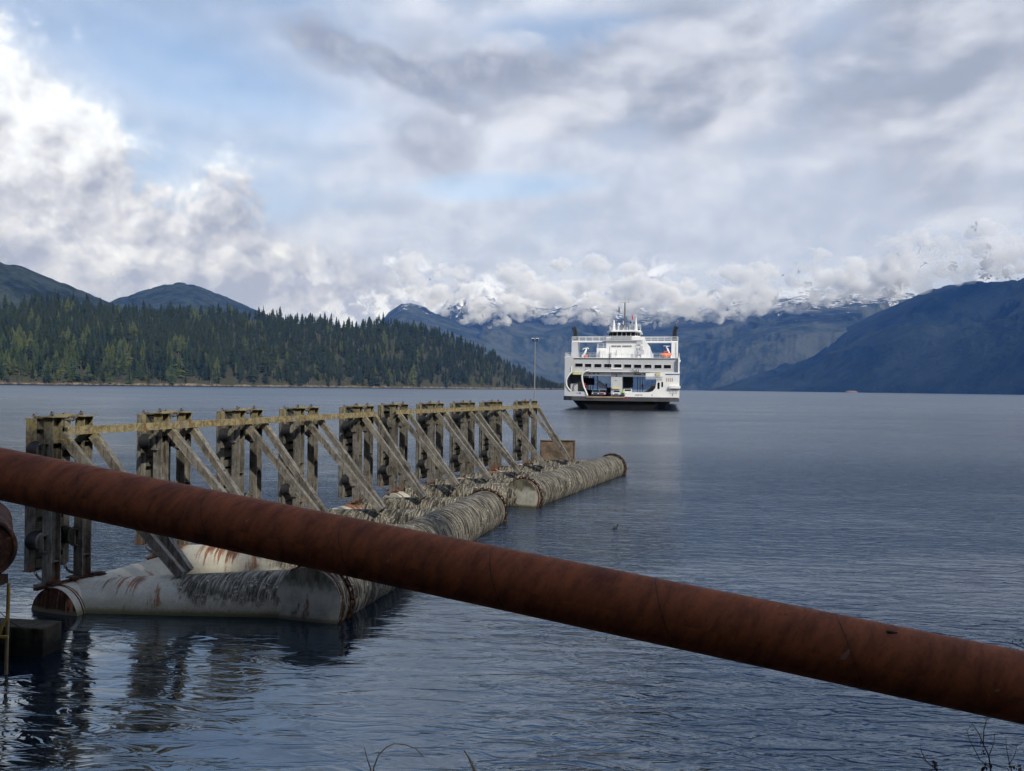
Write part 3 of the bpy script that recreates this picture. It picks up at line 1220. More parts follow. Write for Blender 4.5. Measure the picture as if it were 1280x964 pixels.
def m_cap():
    m, nt, b = mat_new('pontoon_end_paint')
    p = posw(nt)
    x, y, z = sep(p)
    n = noise(p, 3.0, 6, 0.65)
    st = noise(comb(nt, x * 7, y * 7, z * 0.9), 1.0, 5, 0.65)
    c = mixc((n + st * 0.5).ss(0.5, 1.0), (0.25, 0.245, 0.20), (0.46, 0.45, 0.39))
    g = ((z - 0.60) * 2.4 + (n - 0.5) * 1.6 + (st - 0.5)).ss(0.0, 0.5)
    c = mixc(g, c, mixc(st.ss(0.35, 0.65), (0.045, 0.045, 0.028), (0.16, 0.15, 0.11)))
    c = mixc((st * 0.7 + n * 0.4).ss(0.64, 0.72) * 0.8, c, (0.16, 0.06, 0.025))
    bl = noise(comb(nt, x * 3.2, y * 3.2, z * 1.1), 1.0, 4, 0.6)
    c = mixc((bl + (0.55 - z) * 0.10).ss(0.60, 0.68) * 0.85, c, mixc(n.ss(0.4, 0.6), (0.05, 0.016, 0.009), (0.16, 0.055, 0.022)))
    c = mixc((z + (n - 0.5) * 0.06).ss(0.12, 0.03) * 0.9, c, (0.10, 0.09, 0.05))
    setp(nt, b, c, 0.7, 0, 0.3)
    bump(nt, b, n, 0.4, 0.01)
    return m


def m_cap_rust():
    m, nt, b = mat_new('rusted_pontoon_end')
    p = posw(nt)
    x, y, z = sep(p)
    st = noise(comb(nt, x * 9, y * 9, z * 0.7), 1.0, 5, 0.65)
    n = noise(p, 5, 6, 0.65)
    c = mixc(st.ss(0.36, 0.60), (0.014, 0.009, 0.008), (0.085, 0.030, 0.017))
    c = mixc((st + n * 0.3).ss(0.70, 0.80), c, (0.34, 0.17, 0.085))
    c = mixc((z + (n - 0.5) * 0.16).ss(0.12, 0.04), c, (0.16, 0.14, 0.09))
    setp(nt, b, c, 0.85, 0, 0.2)
    bump(nt, b, n + st, 0.6, 0.015)
    return m


M_CAP = m_cap()
M_CAPR = m_cap_rust()

# ------------------------------------------------------------------ floating fender pontoons


def tube_mesh(L, r, n=48, segs=None, wob=0.006, seed=0):
    """closed tube along local X, with shallow dishing and weld rings"""
    mb = MB()
    segs = segs or max(8, int(L / 0.12))
    vs = []
    for i in range(segs + 1):
        x = L * i / segs
        for k in range(n):
            a = 2 * math.pi * k / n
            q = r * (1 + wob * fbm(x * 1.6 + seed, math.cos(a) * 1.5, math.sin(a) * 1.5, 3))
            vs.append((x, q * math.cos(a), q * math.sin(a)))
    fs = [(i * n + k, (i + 1) * n + k, (i + 1) * n + (k + 1) % n, i * n + (k + 1) % n) for i in range(segs) for k in range(n)]
    mb.add(vs, fs, 0, True)
    return mb


def cap_mb(r, dome=0.05, side=-1, n=48):
    """slightly dished end plate facing local -X (side -1) or +X"""
    mb = MB()
    rings = 6
    vs = []
    for j in range(rings):
        q = r * (1 - j / rings)
        x = side * dome * (1 - (q / r) ** 2)
        for k in range(n):
            a = 2 * math.pi * k / n
            vs.append((x, q * math.cos(a), q * math.sin(a)))
    vs.append((side * dome, 0, 0))
    fs = [(j * n + k, j * n + (k + 1) % n, (j + 1) * n + (k + 1) % n, (j + 1) * n + k) for j in range(rings - 1) for k in range(n)]
    fs += [((rings - 1) * n + k, (rings - 1) * n + (k + 1) % n, len(vs) - 1) for k in range(n)]
    if side > 0:
        fs = [f[::-1] for f in fs]
    mb.add(vs, fs, 0, True)
    return mb


def ponton_tube(name, p0, p1, r, mat, root, cap0=None, cap1=None, seed=0, hoops=(), label=None):
    L = (Vector(p1) - Vector(p0)).length
    o = tube_mesh(L, r, seed=seed).build(name, mat)
    o.parent = root
    orient(o, Vector(p0) - root.location, Vector(p1) - root.location)
    if label:
        o['label'] = label
    for cm, side in ((cap0, -1), (cap1, 1)):
        if cm is None:
            continue
        c = cap_mb(r * 0.995, 0.05, side).build('end_cap', cm)
        c.parent = o
        c.location = (0.0 if side < 0 else L, 0, 0)
    for hx in hoops:
        h = MB()
        h.torus((0, 0, 0), r + 0.004, 0.013, (1, 0, 0), n=48, k=6)
        h.torus((0.055, 0, 0), r + 0.003, 0.009, (1, 0, 0), n=48, k=6)
        hh = h.build('weld_band', M_RUST, parent=o)
        hh.location = (hx if hx >= 0 else L + hx, 0, 0)
    return o


def chain_collar(p, axis, r, root, parent, seed=0, z=None):
    """heavy rusted chain and rubber chafe blocks wrapped round a tube end"""
    rd = random.Random(seed)
    mb = MB()
    M = Vector(axis).normalized().to_track_quat('X', 'Z').to_matrix()
    n = int(2 * math.pi * (r + 0.05) / 0.135)
    for i in range(n):
        a = 2 * math.pi * i / n
        c = M @ Vector((rd.uniform(-.015, .015), (r + 0.045) * math.cos(a), (r + 0.045) * math.sin(a)))
        tang = M @ Vector((0, -math.sin(a), math.cos(a)))
        rad = M @ Vector((0, math.cos(a), math.sin(a)))
        ax = M @ Vector((1, 0, 0))
        axx = (rad if i % 2 else ax)
        Mq = Matrix((tang, axx.cross(tang), axx)).transposed()
        vs, fs = [], []
        nn, kk = 10, 5
        for u in range(nn):
            b = 2 * math.pi * u / nn
            for w in range(kk):
                g = 2 * math.pi * w / kk
                q = 0.052 + 0.019 * math.cos(g)
                vs.append(c + Mq @ Vector((q * math.cos(b) * 1.65, q * math.sin(b), 0.019 * math.sin(g))))
        fs = [(u * kk + w, ((u + 1) % nn) * kk + w, ((u + 1) % nn) * kk + (w + 1) % kk, u * kk + (w + 1) % kk) for u in range(nn) for w in range(kk)]
        mb.add(vs, fs, 0, True)
    # flange ring under the chain
    mb.torus((0, 0, 0), r + 0.008, 0.020, axis, n=48, k=6)
    o = mb.build('chain_collar', M_RUSTD)
    o.parent = root
    o.location = Vector(p) - root.location
    return o


def hbeam(L, w=0.26, d=0.23, t=0.020):
    """H section along local Z; flanges face local +-Y, web between"""
    mb = MB()
    mb.bb(-w / 2, w / 2, d / 2 - t, d / 2, 0, L)
    mb.bb(-w / 2, w / 2, -d / 2, -d / 2 + t, 0, L)
    mb.bb(-t * 0.4, t * 0.4, -d / 2 + t, d / 2 - t, 0.002, L - 0.002)
    return mb


# shared meshes of the fender towers, local axes: X = away from the water side (towards the braces), Y = along the berth
def link_chain(mb, p0, p1, sag, n, r=0.028, t=0.010, m=0):
    p0, p1 = Vector(p0), Vector(p1)
    pts = []
    for i in range(n + 1):
        f = i / n
        q = p0.lerp(p1, f)
        q.z -= sag * 4 * f * (1 - f)
        pts.append(q)
    for i in range(n):
        c = (pts[i] + pts[i + 1]) / 2
        d = (pts[i + 1] - pts[i]).normalized()
        s = d.cross(Vector((0, 0, 1)))
        s = s.normalized() if s.length > 1e-3 else Vector((1, 0, 0))
        up = s.cross(d)
        ax = s if i % 2 else up
        Mq = Matrix((d, ax.cross(d), ax)).transposed()
        vs = []
        nn, kk = 8, 4
        for u in range(nn):
            b = 2 * math.pi * u / nn
            for w in range(kk):
                g = 2 * math.pi * w / kk
                q = r + t * math.cos(g)
                vs.append(c + Mq @ Vector((q * math.cos(b) * 1.6, q * math.sin(b), t * math.sin(g))))
        mb.add(vs, [(u * kk + w, ((u + 1) % nn) * kk + w, ((u + 1) % nn) * kk + (w + 1) % kk, u * kk + (w + 1) % kk)
                    for u in range(nn) for w in range(kk)], m, True)


def panel_mesh(zlo, zhi, W=0.82):
    mb = MB()
    H = zhi - zlo
    mb.bb(-0.10, -0.06, -W / 2, W / 2, 0, H)                      # face plate
    for s in (-1, 1):                                            # edge channels
        mb.bb(-0.058, 0.115, s * W / 2 - 0.03, s * W / 2 + 0.03, 0, H)
        mb.bb(0.115, 0.130, s * W / 2 - 0.075, s * W / 2 + 0.075, 0.003, H - 0.003)
        for k in range(12):
            z = 0.10 + k * (H - 0.2) / 11
            mb.bb(-0.05, 0.112, s * W / 2 - s * 0.09, s * W / 2 - s * 0.031, z - 0.008, z + 0.008)
    mb.bb(-0.12, 0.12, -W / 2 - 0.035, W / 2 + 0.035, H - 0.004, H + 0.016)
    mb.bb(-0.12, 0.12, -W / 2 - 0.035, W / 2 + 0.035, -0.016, 0.004)
    return mb


def timbers_mesh(zlo, zhi, W=0.66):
    rd = random.Random(9)
    mb = MB()
    H = zhi - zlo
    n = 12
    for k in range(n):
        z = (k + 0.5) * H / n
        mb.box((0.055 + rd.uniform(-.02, .03), 0, z), (0.17, W, H / n * rd.uniform(0.60, 0.78)), (rd.uniform(-.05, .05), 0, rd.uniform(-.02, .02)))
    return mb


ZLO, ZHI = 0.74, 4.0
POST_ME = {}
PANEL_ME = panel_mesh(ZLO, ZHI).mesh('fender_panel', M_STEEL)
TIMB_ME = timbers_mesh(ZLO, ZHI).mesh('timber_block', M_TIMBER)


def rubber_mesh(L=0.36, r=0.20):
    mb = MB()
    prof = [(0, r * 1.0), (0.02, r * 1.0), (0.05, r * 0.93), (L / 2, r * 0.86), (L - 0.05, r * 0.93), (L - 0.02, r), (L, r)]
    n = 28
    vs = [(x, q * math.cos(2 * math.pi * k / n), q * math.sin(2 * math.pi * k / n)) for x, q in prof for k in range(n)]
    mb.add(vs, [(i * n + k, (i + 1) * n + k, (i + 1) * n + (k + 1) % n, i * n + (k + 1) % n) for i in range(len(prof) - 1) for k in range(n)], 0, True)
    mb.add(vs[:n], [tuple(range(n))], 0)
    mb.add(vs[-n:], [tuple(range(n))[::-1]], 0)
    return mb


RUB_ME = rubber_mesh().mesh('rubber_fender', M_RUBBER)


def bracket_mesh():
    mb = MB()
    mb.cyl((-0.19, 0, 0), (-0.155, 0, 0), 0.235, n=28)
    mb.bb(-0.155, 0.02, -0.17, 0.17, 0.16, 0.185)
    mb.bb(-0.155, 0.02, -0.17, 0.17, -0.185, -0.16)
    for s in (-1, 1):
        mb.bb(-0.153, -0.02, s * 0.165 - 0.010, s * 0.165 + 0.010, -0.158, 0.158)
    for k in range(8):
        a = math.pi * (k + 0.5) / 4
        mb.cyl((-0.155, 0.20 * math.cos(a), 0.20 * math.sin(a)), (-0.125, 0.20 * math.cos(a), 0.20 * math.sin(a)), 0.017, n=6)
    return mb


BRK_ME = bracket_mesh().mesh('fender_bracket', M_STEEL)


def tower_top_meshes():
    """shackles, lugs and chains on the heads and feet of a tower"""
    out = []
    for y in (-0.36, 0.36):
        mb = MB()
        mb.torus((-0.58, y, ZHI + 0.065), 0.045, 0.016, (0.2, 1, 0), n=12, k=6)
        link_chain(mb, (-0.54, y, ZHI + 0.06), (-0.07, y, ZHI + 0.10), 0.05, 8)
        mb.torus((-0.06, y, ZHI + 0.125), 0.042, 0.016, (0.2, 1, 0), n=12, k=6)
        out.append(('chain', mb.mesh('chain', M_CHAIN)))
        mb = MB()
        link_chain(mb, (-0.50, y, ZLO - 0.02), (-0.06, y, ZLO + 0.02), 0.16, 11)
        out.append(('chain', mb.mesh('chain', M_CHAIN)))
    mb = MB()
    link_chain(mb, (0.0, -0.16, ZHI + 0.06), (0.0, 0.22, ZHI + 0.08), 0.10, 8)
    out.append(('chain', mb.mesh('chain', M_CHAIN)))
    mb = MB()
    mb.bar((-0.45, -0.34, ZHI + 0.03), (-0.12, 0.2, ZHI + 0.09), 0.05)
    out.append(('strut', mb.mesh('strut', M_STEEL)))
    return out


TOP_ME = tower_top_meshes()


def tower(root, P, ang, base_z, dA=-0.38, dB=0.38, bz=3.72, wide=False):
    """two posts, panel, rubbers. P = point on berth line (world xy), ang = heading of the berth line (+Y local)"""
    rz = ang
    M = Matrix.Rotation(rz, 3, 'Z')

    def W(x, y, z):
        return Vector((P[0], P[1], 0)) + M @ Vector((x, y, z)) - root.location
    posts = []
    for y in (dA, dB):
        L = 4.05 - base_z
        key = round(L, 2)
        if key not in POST_ME:
            mb = hbeam(L)
            mb.bb(-0.20, 0.20, -0.19, 0.19, L, L + 0.022)      # head plate
            mb.bb(-0.24, 0.24, -0.22, 0.22, 0.0, 0.03)
            for zz in (L - 0.55, L * 0.5, 0.5):
                mb.bb(-0.125, 0.125, -0.094, 0.094, zz, zz + 0.012)
            POST_ME[key] = mb.mesh('post', M_STEEL)
        p = link('post', POST_ME[key], root, W(0.0, y, base_z), (0, 0, rz))
        posts.append(p)
        for z in (3.33, 1.40):
            b = link('fender_bracket', BRK_ME, p, (0, 0, z - base_z))
            r = link('rubber_fender', RUB_ME, p, (-0.54, 0, z - base_z))
    pan = link('fender_panel', PANEL_ME, root, W(-0.66, 0.0, ZLO), (0, 0, rz))
    link('timber_block', TIMB_ME, pan, (0, 0, 0))
    for nm, me in TOP_ME:
        link(nm, me, root, W(0, 0, 0), (0, 0, rz))
    return posts


def brace_mesh(L):
    mb = MB()
    w, d, t = 0.145, 0.16, 0.014
    mb.bb(-w / 2, w / 2, d / 2 - t, d / 2, 0, L)
    mb.bb(-w / 2, -w / 2 + t, -d / 2, d / 2 - t - 0.001, 0, L)
    mb.bb(w / 2 - t, w / 2, -d / 2, d / 2 - t - 0.001, 0, L)
    mb.bb(-w / 2 - 0.02, w / 2 + 0.02, -d / 2 - 0.012, -d / 2 - 0.001, 0.0, L)
    return mb


def brace(root, p0, p1):
    p0, p1 = Vector(p0), Vector(p1)
    o = brace_mesh((p1 - p0).length).build('brace', M_STEEL)
    o.parent = root
    o.location = p0 - root.location
    o.rotation_euler = (p1 - p0).to_track_quat('Z', 'Y').to_euler()
    return o


def section(lab, towers, lands, inner, outer, crosses, r_in, r_out, sd):
    """towers: [(x, y, base_z, dA, dB)], lands: [(x, y, z)]"""
    root = empty('fender_pontoon', (towers[0][0], towers[0][1], 0), 0, lab, 'pontoon')
    ang = math.atan2(towers[-1][1] - towers[0][1], towers[-1][0] - towers[0][0]) - math.pi / 2
    M = Matrix.Rotation(ang, 3, 'Z')
    for i, ((x, y, bz, dA, dB), ld) in enumerate(zip(towers, lands)):
        tower(root, (x, y), ang, bz, dA, dB)
        for k, yy in enumerate((dA, dB)):
            top = Vector((x, y, 0)) + M @ Vector((0.24, yy + 0.05, 3.66 - 0.01 * k))
            brace(root, top, Vector(ld) + Vector((0.0, 0.10 - 0.20 * (1 - k), 0)) + M @ Vector((0, 0.06 * (k * 2 - 1), 0)))
        # gusset / mooring clutter at the foot
        mb = MB()
        mb.bar((-0.05, -0.8, 0.05), (0.1, 0.75, 0.05), 0.12, 0.07)
        mb.torus((0.1, 0.0, 0.09), 0.07, 0.025, (0.2, 0.3, 1))
        mb.torus((0.12, 0.42, 0.09), 0.06, 0.022, (0.1, -0.3, 1))
        mb.sph((0.02, -0.45, 0.08), (0.13, 0.16, 0.07), 9, 6, jit=0.5, seed=i)
        mb.sph((0.14, 0.60, 0.06), (0.12, 0.14, 0.07), 9, 6, jit=0.5, seed=i + 9)
        f = mb.build('foot_plate', M_RUSTD, parent=root, loc=Vector((x, y, bz)) - root.location + M @ Vector((0.12, 0, -0.03)), rot=(0, 0, ang))
    # rail
    mb = MB()
    e0 = Vector((towers[0][0], towers[0][1], 0)) + M @ Vector((0.225, -0.25 if lab.startswith('near') else -0.6, 3.76))
    e1 = Vector((towers[-1][0], towers[-1][1], 0)) + M @ Vector((0.225, towers[-1][4] + 0.12, 3.76))
    L = (e1 - e0).length
    mb.bb(0, L, -0.05, -0.03, -0.085, 0.085)
    mb.bb(0, L, -0.03, 0.05, 0.07, 0.085)
    mb.bb(0, L, -0.03, 0.05, -0.085, -0.07)
    for k in range(int(L / 0.75)):
        mb.bb(k * 0.75 + 0.2, k * 0.75 + 0.212, -0.028, 0.045, -0.068, 0.068)
    rl = mb.build('top_rail', M_RAIL)
    rl.parent = root
    orient(rl, e0 - root.location, e1 - root.location)
    # tubes
    ti = ponton_tube('inner_tube', *inner, r_in, M_TUBE_I, root, M_CAPR if lab.startswith('near') else M_CAP, M_CAPR, seed=sd, hoops=(0.16, 3.2, 6.3, 9.4))
    to = ponton_tube('outer_tube', *outer, r_out, M_TUBE_G, root, M_CAP, M_CAPR, seed=sd + 3, hoops=(0.10,))
    for k, (a, b_, r, mt) in enumerate(crosses):
        ponton_tube('cross_tube', a, b_, r, mt, root, seed=sd + 10 + k)
    return root


def from_px(px, py, z):
    p = at_z(px, py, z)
    return (p.x, p.y, z)


# near section
T1 = [(-9.58, 16.75), (-8.60, 19.65), (-7.66, 22.45), (-6.70, 25.25), (-5.38, 28.1)]
T1 = [(x, y, bz, -0.38, 0.38) for (x, y), bz in zip(T1, (0.50, 0.47, 0.50, 0.55, 0.60))]
LZ = 0.86
L1 = [from_px(232, 716, 0.74), from_px(337, 684, LZ), from_px(414, 658, LZ), from_px(478, 637, LZ + 0.02), from_px(530, 622, LZ + 0.02)]
in1 = ((-9.47, 16.1, -0.12), (-5.15, 28.9, -0.02))
out1 = ((-4.10, 15.75, 0.34), (-0.83, 27.9, 0.36))


def on(seg, y):
    a, b = Vector(seg[0]), Vector(seg[1])
    return a.lerp(b, (y - a.y) / (b.y - a.y))


cr1 = []
for i, l in enumerate(L1):
    y = l[1] + 0.42
    a, b = on(in1, min(y + 0.2, 28.4)), on(out1, max(y - 0.1, 16.35))
    if i == 0:
        a, b = Vector((-9.47, 16.72, -0.07)), Vector((-4.0, 16.45, 0.30))
        cr1.append((a, b, 0.60, M_TUBE_W))
    else:
        a.z, b.z = 0.20, 0.34
        cr1.append((a, b, 0.55, M_TUBE_G if i > 1 else M_TUBE_W))
S1 = section('near floating pontoon section with five fender towers, white tubes and rusted end cap', T1, L1, in1, out1, cr1, 0.64, 0.74, 1)

# far section
T2 = [(-4.58, 31.5), (-3.35, 34.2), (-2.08, 36.9), (-0.80, 39.7), (0.95, 43.0)]
T2 = [(x, y, bz, -0.36, dB) for (x, y), bz, dB in zip(T2, (0.47, 0.50, 0.50, 0.52, 0.56), (.34, .34, .34, .34, .75))]
L2 = [from_px(571, 607, LZ), from_px(612, 599, LZ), from_px(650, 591, LZ), from_px(681, 582, LZ), from_px(712, 575, LZ)]
in2 = ((-4.70, 30.7, -0.10), (1.55, 44.9, -0.02))
out2 = ((0.42, 31.3, 0.35), (5.78, 43.7, 0.34))
cr2 = []
for i, l in enumerate(L2):
    y = l[1] + 0.42
    a, b = on(in2, y + 0.3), on(out2, max(31.9, min(y + 0.2, 43.0)))
    a.z, b.z = 0.20, 0.34
    cr2.append((a, b, 0.55, M_TUBE_G))
S2 = section('far floating pontoon section with five fender towers, crusted grey tubes and rusty plate', T2, L2, in2, out2, cr2, 0.64, 0.73, 7)

d1 = Vector(out1[1]) - Vector(out1[0])
d2 = Vector(out2[1]) - Vector(out2[0])
chain_collar(Vector(out1[0]) + d1.normalized() * 0.42, d1, 0.74, S1, None, 1)
chain_collar(Vector(out1[1]) - d1.normalized() * 0.25, d1, 0.74, S1, None, 2)
chain_collar(Vector(out2[0]) + d2.normalized() * 0.32, d2, 0.73, S2, None, 3)
chain_collar(Vector(out2[1]) - d2.normalized() * 0.15, d2, 0.73, S2, None, 4)
chain_collar(Vector(out2[1]) - d2.normalized() * 0.38, d2, 0.73, S2, None, 5)

# rusty plate at the far end
mb = MB()
pc = at_y(697, 563, 44.6)
mb.box((0, 0, 0), (2.0, 0.03, 1.12), None)
for x in (-0.98, 0.98):
    mb.box((x, -0.03, 0), (0.06, 0.10, 1.18))
mb.box((0, -0.03, 0.57), (2.0, 0.10, 0.05))
pl = mb.build('rusty_plate', m_rust('plate_rust', (0.07, 0.055, 0.042), (0.17, 0.125, 0.09), (0.28, 0.21, 0.15), 1.6), parent=S2,
              loc=pc - S2.location, rot=(0, 0, R(3)))
mb = MB()
for x in (-0.8, 0.8):
    mb.bb(x - 0.05, x + 0.05, 0.03, 0.13, -1.5, 0.4)
mb.build('plate_support', M_RUSTD, parent=S2, loc=pc - S2.location, rot=(0, 0, R(3)))

# marker light standing on the last post
lp = Vector((T2[-1][0], T2[-1][1], 0)) + Matrix.Rotation(math.atan2(43.0 - 31.5, 0.95 + 4.58) - math.pi / 2, 3, 'Z') @ Vector((0.0, 0.75, 4.08))
top = at_y(674.5, 425, lp.y)
lr = empty('marker_light', lp, 0, 'tall thin pole with a pair of small lamps on the last fender tower', 'marker light')
h = top.z - lp.z
mb = MB()
mb.cyl((0, 0, 0), (0, 0, h), 0.036, 0.028, n=8)
mb.bb(-0.09, 0.09, -0.09, 0.09, 0, 0.02)
mb.build('pole', simple('grey_painted_pole', (0.24, 0.25, 0.26), 0.5), parent=lr)
M_LAMPW = simple('lamp_housing_white', (0.55, 0.55, 0.56), 0.4)
for s in (-1, 1):
    mb = MB()
    mb.box((s * 0.12, -0.03, h + 0.02), (0.17, 0.16, 0.14), (0.25, 0, 0))
    mb.bar((0, 0, h - 0.04), (s * 0.12, 0, h - 0.02), 0.03)
    lh = mb.build('lamp_head', M_LAMPW, parent=lr, bevel=0.012)
    mb = MB()
    mb.box((s * 0.12, -0.118, h), (0.13, 0.012, 0.10), (0.25, 0, 0))
    mb.build('lens', M_RUBBER, parent=lh)

# ------------------------------------------------------------------ big rusty pipe in front


def m_pipe():
    m, nt, b = mat_new('rusted_steel_pipe')
    o = objc(nt)
    ox, oy, oz = sep(o)
    ang = oz._m('ARCTAN2', oy)
    n = noise(o, 1.5, 6, 0.6)
    nf = noise(o, 26.0, 5, 0.65)
    st = noise(comb(nt, ox * 6.0 + ang * 0.5, ang * 0.7, 0.0), 1.0, 6, 0.65, 0.3)
    st2 = noise(comb(nt, ox * 22.0 + ang * 1.2, ang * 1.2, 3.0), 1.0, 4, 0.6, 0.2)
    c = mixc((n * 0.45 + st * 0.40 + st2 * 0.15).ss(0.36, 0.64), (0.070, 0.017, 0.010), (0.250, 0.058, 0.024))
    c = mixc((ox * 0.16 + n - 1.35).ss(0.0, 0.9) * 0.6, c, mixc(st.ss(0.3, 0.7), (0.18, 0.050, 0.019), (0.40, 0.115, 0.036)))
    c = mixc(nf.ss(0.56, 0.72) * 0.45, c, (0.04, 0.018, 0.014))
    # scrapes with paler scale
    sc = noise(comb(nt, ox * 7.5 + ang * 0.9, ang * 0.85, 11.0), 1.0, 3, 0.6, 0.2)
    c = mixc((sc + (nf - 0.5) * 0.25).ss(0.69, 0.74) * 0.6, c, (0.33, 0.19, 0.14))
    # spiral weld
    sp = ((ox + oz * 0.47 + (n - 0.5) * 0.04) * (1 / 1.62)).fract()
    seam = 1.0 - ((sp - 0.5).ab() * 1.62).ss(0.003, 0.010)
    halo = 1.0 - ((sp - 0.5).ab() * 1.62).ss(0.0, 0.10)
    c = mixc(seam * 0.5 * n.ss(0.3, 0.6), c, (0.022, 0.012, 0.010))
    c = mixc(halo * st * 0.35, c, (0.04, 0.02, 0.014))
    setp(nt, b, c, nf.ss(0.2, 0.8, 0.62, 0.9), 0.0, 0.25)
    bump(nt, b, nf * 0.35 + seam * 1.5 + st * 0.5 + n * 0.5, 0.5, 0.012)
    return m


def build_pipe():
    r = 0.30
    # left and right sight lines of the pipe
    dl, dr = 9.22, 6.62
    a = at_y(0, 592.0, dl)
    b = at_y(1280, 859.5, dr)
    d = (b - a).normalized()
    p0, p1 = a - d * 14.0, b + d * 13.0
    L = (p1 - p0).length
    root = empty('rusty_pipe', p0, 0, 'long rust brown steel pipe slanting across the whole view in front of the water', 'pipe')
    o = tube_mesh(L, r, n=96, segs=int(L / 0.10), wob=0.004).build('pipe_shell', m_pipe(), parent=root)
    orient(o, (0, 0, 0), p1 - p0)
    # pull-through lug on the crown of the pipe
    lg = at_y(1101, 783, dr + 0.45)
    t = (lg - p0).dot(d)
    top = p0 + d * t
    mb = MB()
    mb.sph((0, 0, 0), (0.055, 0.022, 0.016), 10, 6, jit=0.7, seed=3)
    mb.sph((0.05, 0.01, 0), (0.03, 0.016, 0.012), 8, 6, jit=0.7, seed=4)
    up = Vector((0.1, -0.45, 0.89)).normalized()
    mb.build('lifting_lug', M_RUSTD, parent=root, loc=top - p0 + up * (r - 0.004), rot=(0.4, 0.25, 0))
    # steel trestle that carries the high end, left of the view
    mb = MB()
    q = p0 + d * 4.0 - p0
    for s in (-1, 1):
        mb.bar(q + Vector((s * 0.5, 0.0, -0.1)), Vector((q.x + s * 1.3, q.y, -p0.z - 1.5)), 0.22)
    mb.bar(q + Vector((-0.7, 0, -0.40)), q + Vector((0.7, 0, -0.40)), 0.22)
    mb.build('trestle', M_RUSTD, parent=root)


build_pipe()

# ------------------------------------------------------------------ left edge: pipe end on its post, concrete block, yellow rail


def build_left():
    d = 11.6
    c = at_y(-24, 687, d)
    root = empty('pipe_stub', (c.x, c.y, 0), 0, 'round rusted pipe end poking into view at the left edge', 'pipe')
    r = 36 / FPX * d
    ax = Vector((0.55, -0.83, 0.02)).normalized()
    mb = MB()
    cc = Vector((0, 0, c.z))
    mb.cyl(cc - ax * 3.0, cc, r, n=48, caps=False)
    mb.cyl(cc - ax * 0.07, cc, r + 0.035, n=48, caps=False)
    # inner wall and closed disc just inside the rim
    mb.cyl(cc, cc - ax * 0.05, r - 0.03, n=48)
    mb.torus(cc, r + 0.002, 0.035, ax, n=48, k=6)
    mb.build('shell', m_rust('pipe_stub_rust', (0.035, 0.018, 0.013), (0.10, 0.045, 0.028), (0.36, 0.17, 0.08), 3.5), parent=root)
    mb = MB()
    mb.cyl((-0.1, 0.1, -1.0), (-0.1, 0.1, c.z - r), 0.11, n=16)
    mb.bb(-0.35, 0.22, -0.1, 0.3, c.z - r - 0.14, c.z - r)
    mb.build('support_post', M_RUSTD, parent=root)

    # concrete block
    m, nt, b = mat_new('wet_old_concrete')
    p = posw(nt)
    x, y, z = sep(p)
    n = noise(p, 4, 7, 0.65)
    n2 = noise(comb(nt, x * 8, y * 8, z * 1.5), 1, 4, 0.6)
    cc_ = mixc((n * 0.6 + n2 * 0.4).ss(0.35, 0.65), (0.020, 0.018, 0.013), (0.075, 0.066, 0.046))
    cc_ = mixc((z + (n - 0.5) * 0.3).ss(0.40, 0.1), cc_, (0.014, 0.014, 0.011))
    setp(nt, b, cc_, 0.9, 0, 0.2)
    bump(nt, b, n + n2 * 0.5, 0.8, 0.03)
    q = from_px(70, 787, 0.5)
    root = empty('concrete_block', (q[0], q[1], 0), 0, 'dark stained concrete block half in the water at the lower left edge', 'block')
    mb = MB()
    nx, nz = 26, 8
    mb.box((-2.85, 0.24, -0.2), (5.2, 0.48, 1.4), None)
    for x_ in (-0.87, -2.1, -3.4):
        mb.box((x_, -0.02, -0.2), (0.05, 0.05, 1.3))
    o = mb.build('concrete_body', m, parent=root, rot=(0, 0, R(-7)), bevel=0.03)
    # yellow rail
    q = at_y(8, 820, 12.7)
    root = empty('yellow_rail', (q.x, 12.7, 0), 0, 'thin upright pole with a bent yellow strap in front of the concrete block', 'rail')
    t = at_y(11, 729, root.location.y)
    ml = simple('faded_yellow_paint', (0.42, 0.27, 0.05), 0.6, 0.25, 6, dirt=(0.10, 0.07, 0.03))
    mp = simple('dull_ochre_pole', (0.22, 0.17, 0.085), 0.7, 0.25, 6)
    mb = MB()
    mb.tube([(0, 0, -1.0), (0.0, 0, 0.2), (t.x - root.location.x, 0, t.z)], 0.028, n=10)
    mb.build('pole', mp, parent=root)
    mb = MB()
    z0 = t.z - 0.45
    mb.tube([(0.045, -0.03, t.z - 0.02), (0.04, -0.035, z0), (0.02, -0.04, z0 - 0.12), (-0.05, -0.045, z0 - 0.25), (-0.075, -0.045, z0 - 0.36),
             (-0.10, -0.045, z0 - 0.40)], 0.021, n=8)
    mb.bb(-0.12, 0.05, -0.055, -0.02, z0 - 0.44, z0 - 0.40)
    mb.build('yellow_strap', ml, parent=root)
    # slack line down to the block
    mb = MB()
    a = at_y(-6, 758, 13.0)
    b2 = at_y(34, 788, 13.05)
    pts = []
    for i in range(13):
        f = i / 12
        q = a.lerp(b2, f)
        q.z -= 0.10 * 4 * f * (1 - f) * 0.6
        pts.append(q - a)
    mb.tube(pts, 0.006, n=5)
    o = mb.build('mooring_line', M_RUBBER, loc=a)
    tag(o, 'thin dark slack line running down to the concrete block', 'rope')


build_left()

# bank the photographer stands on


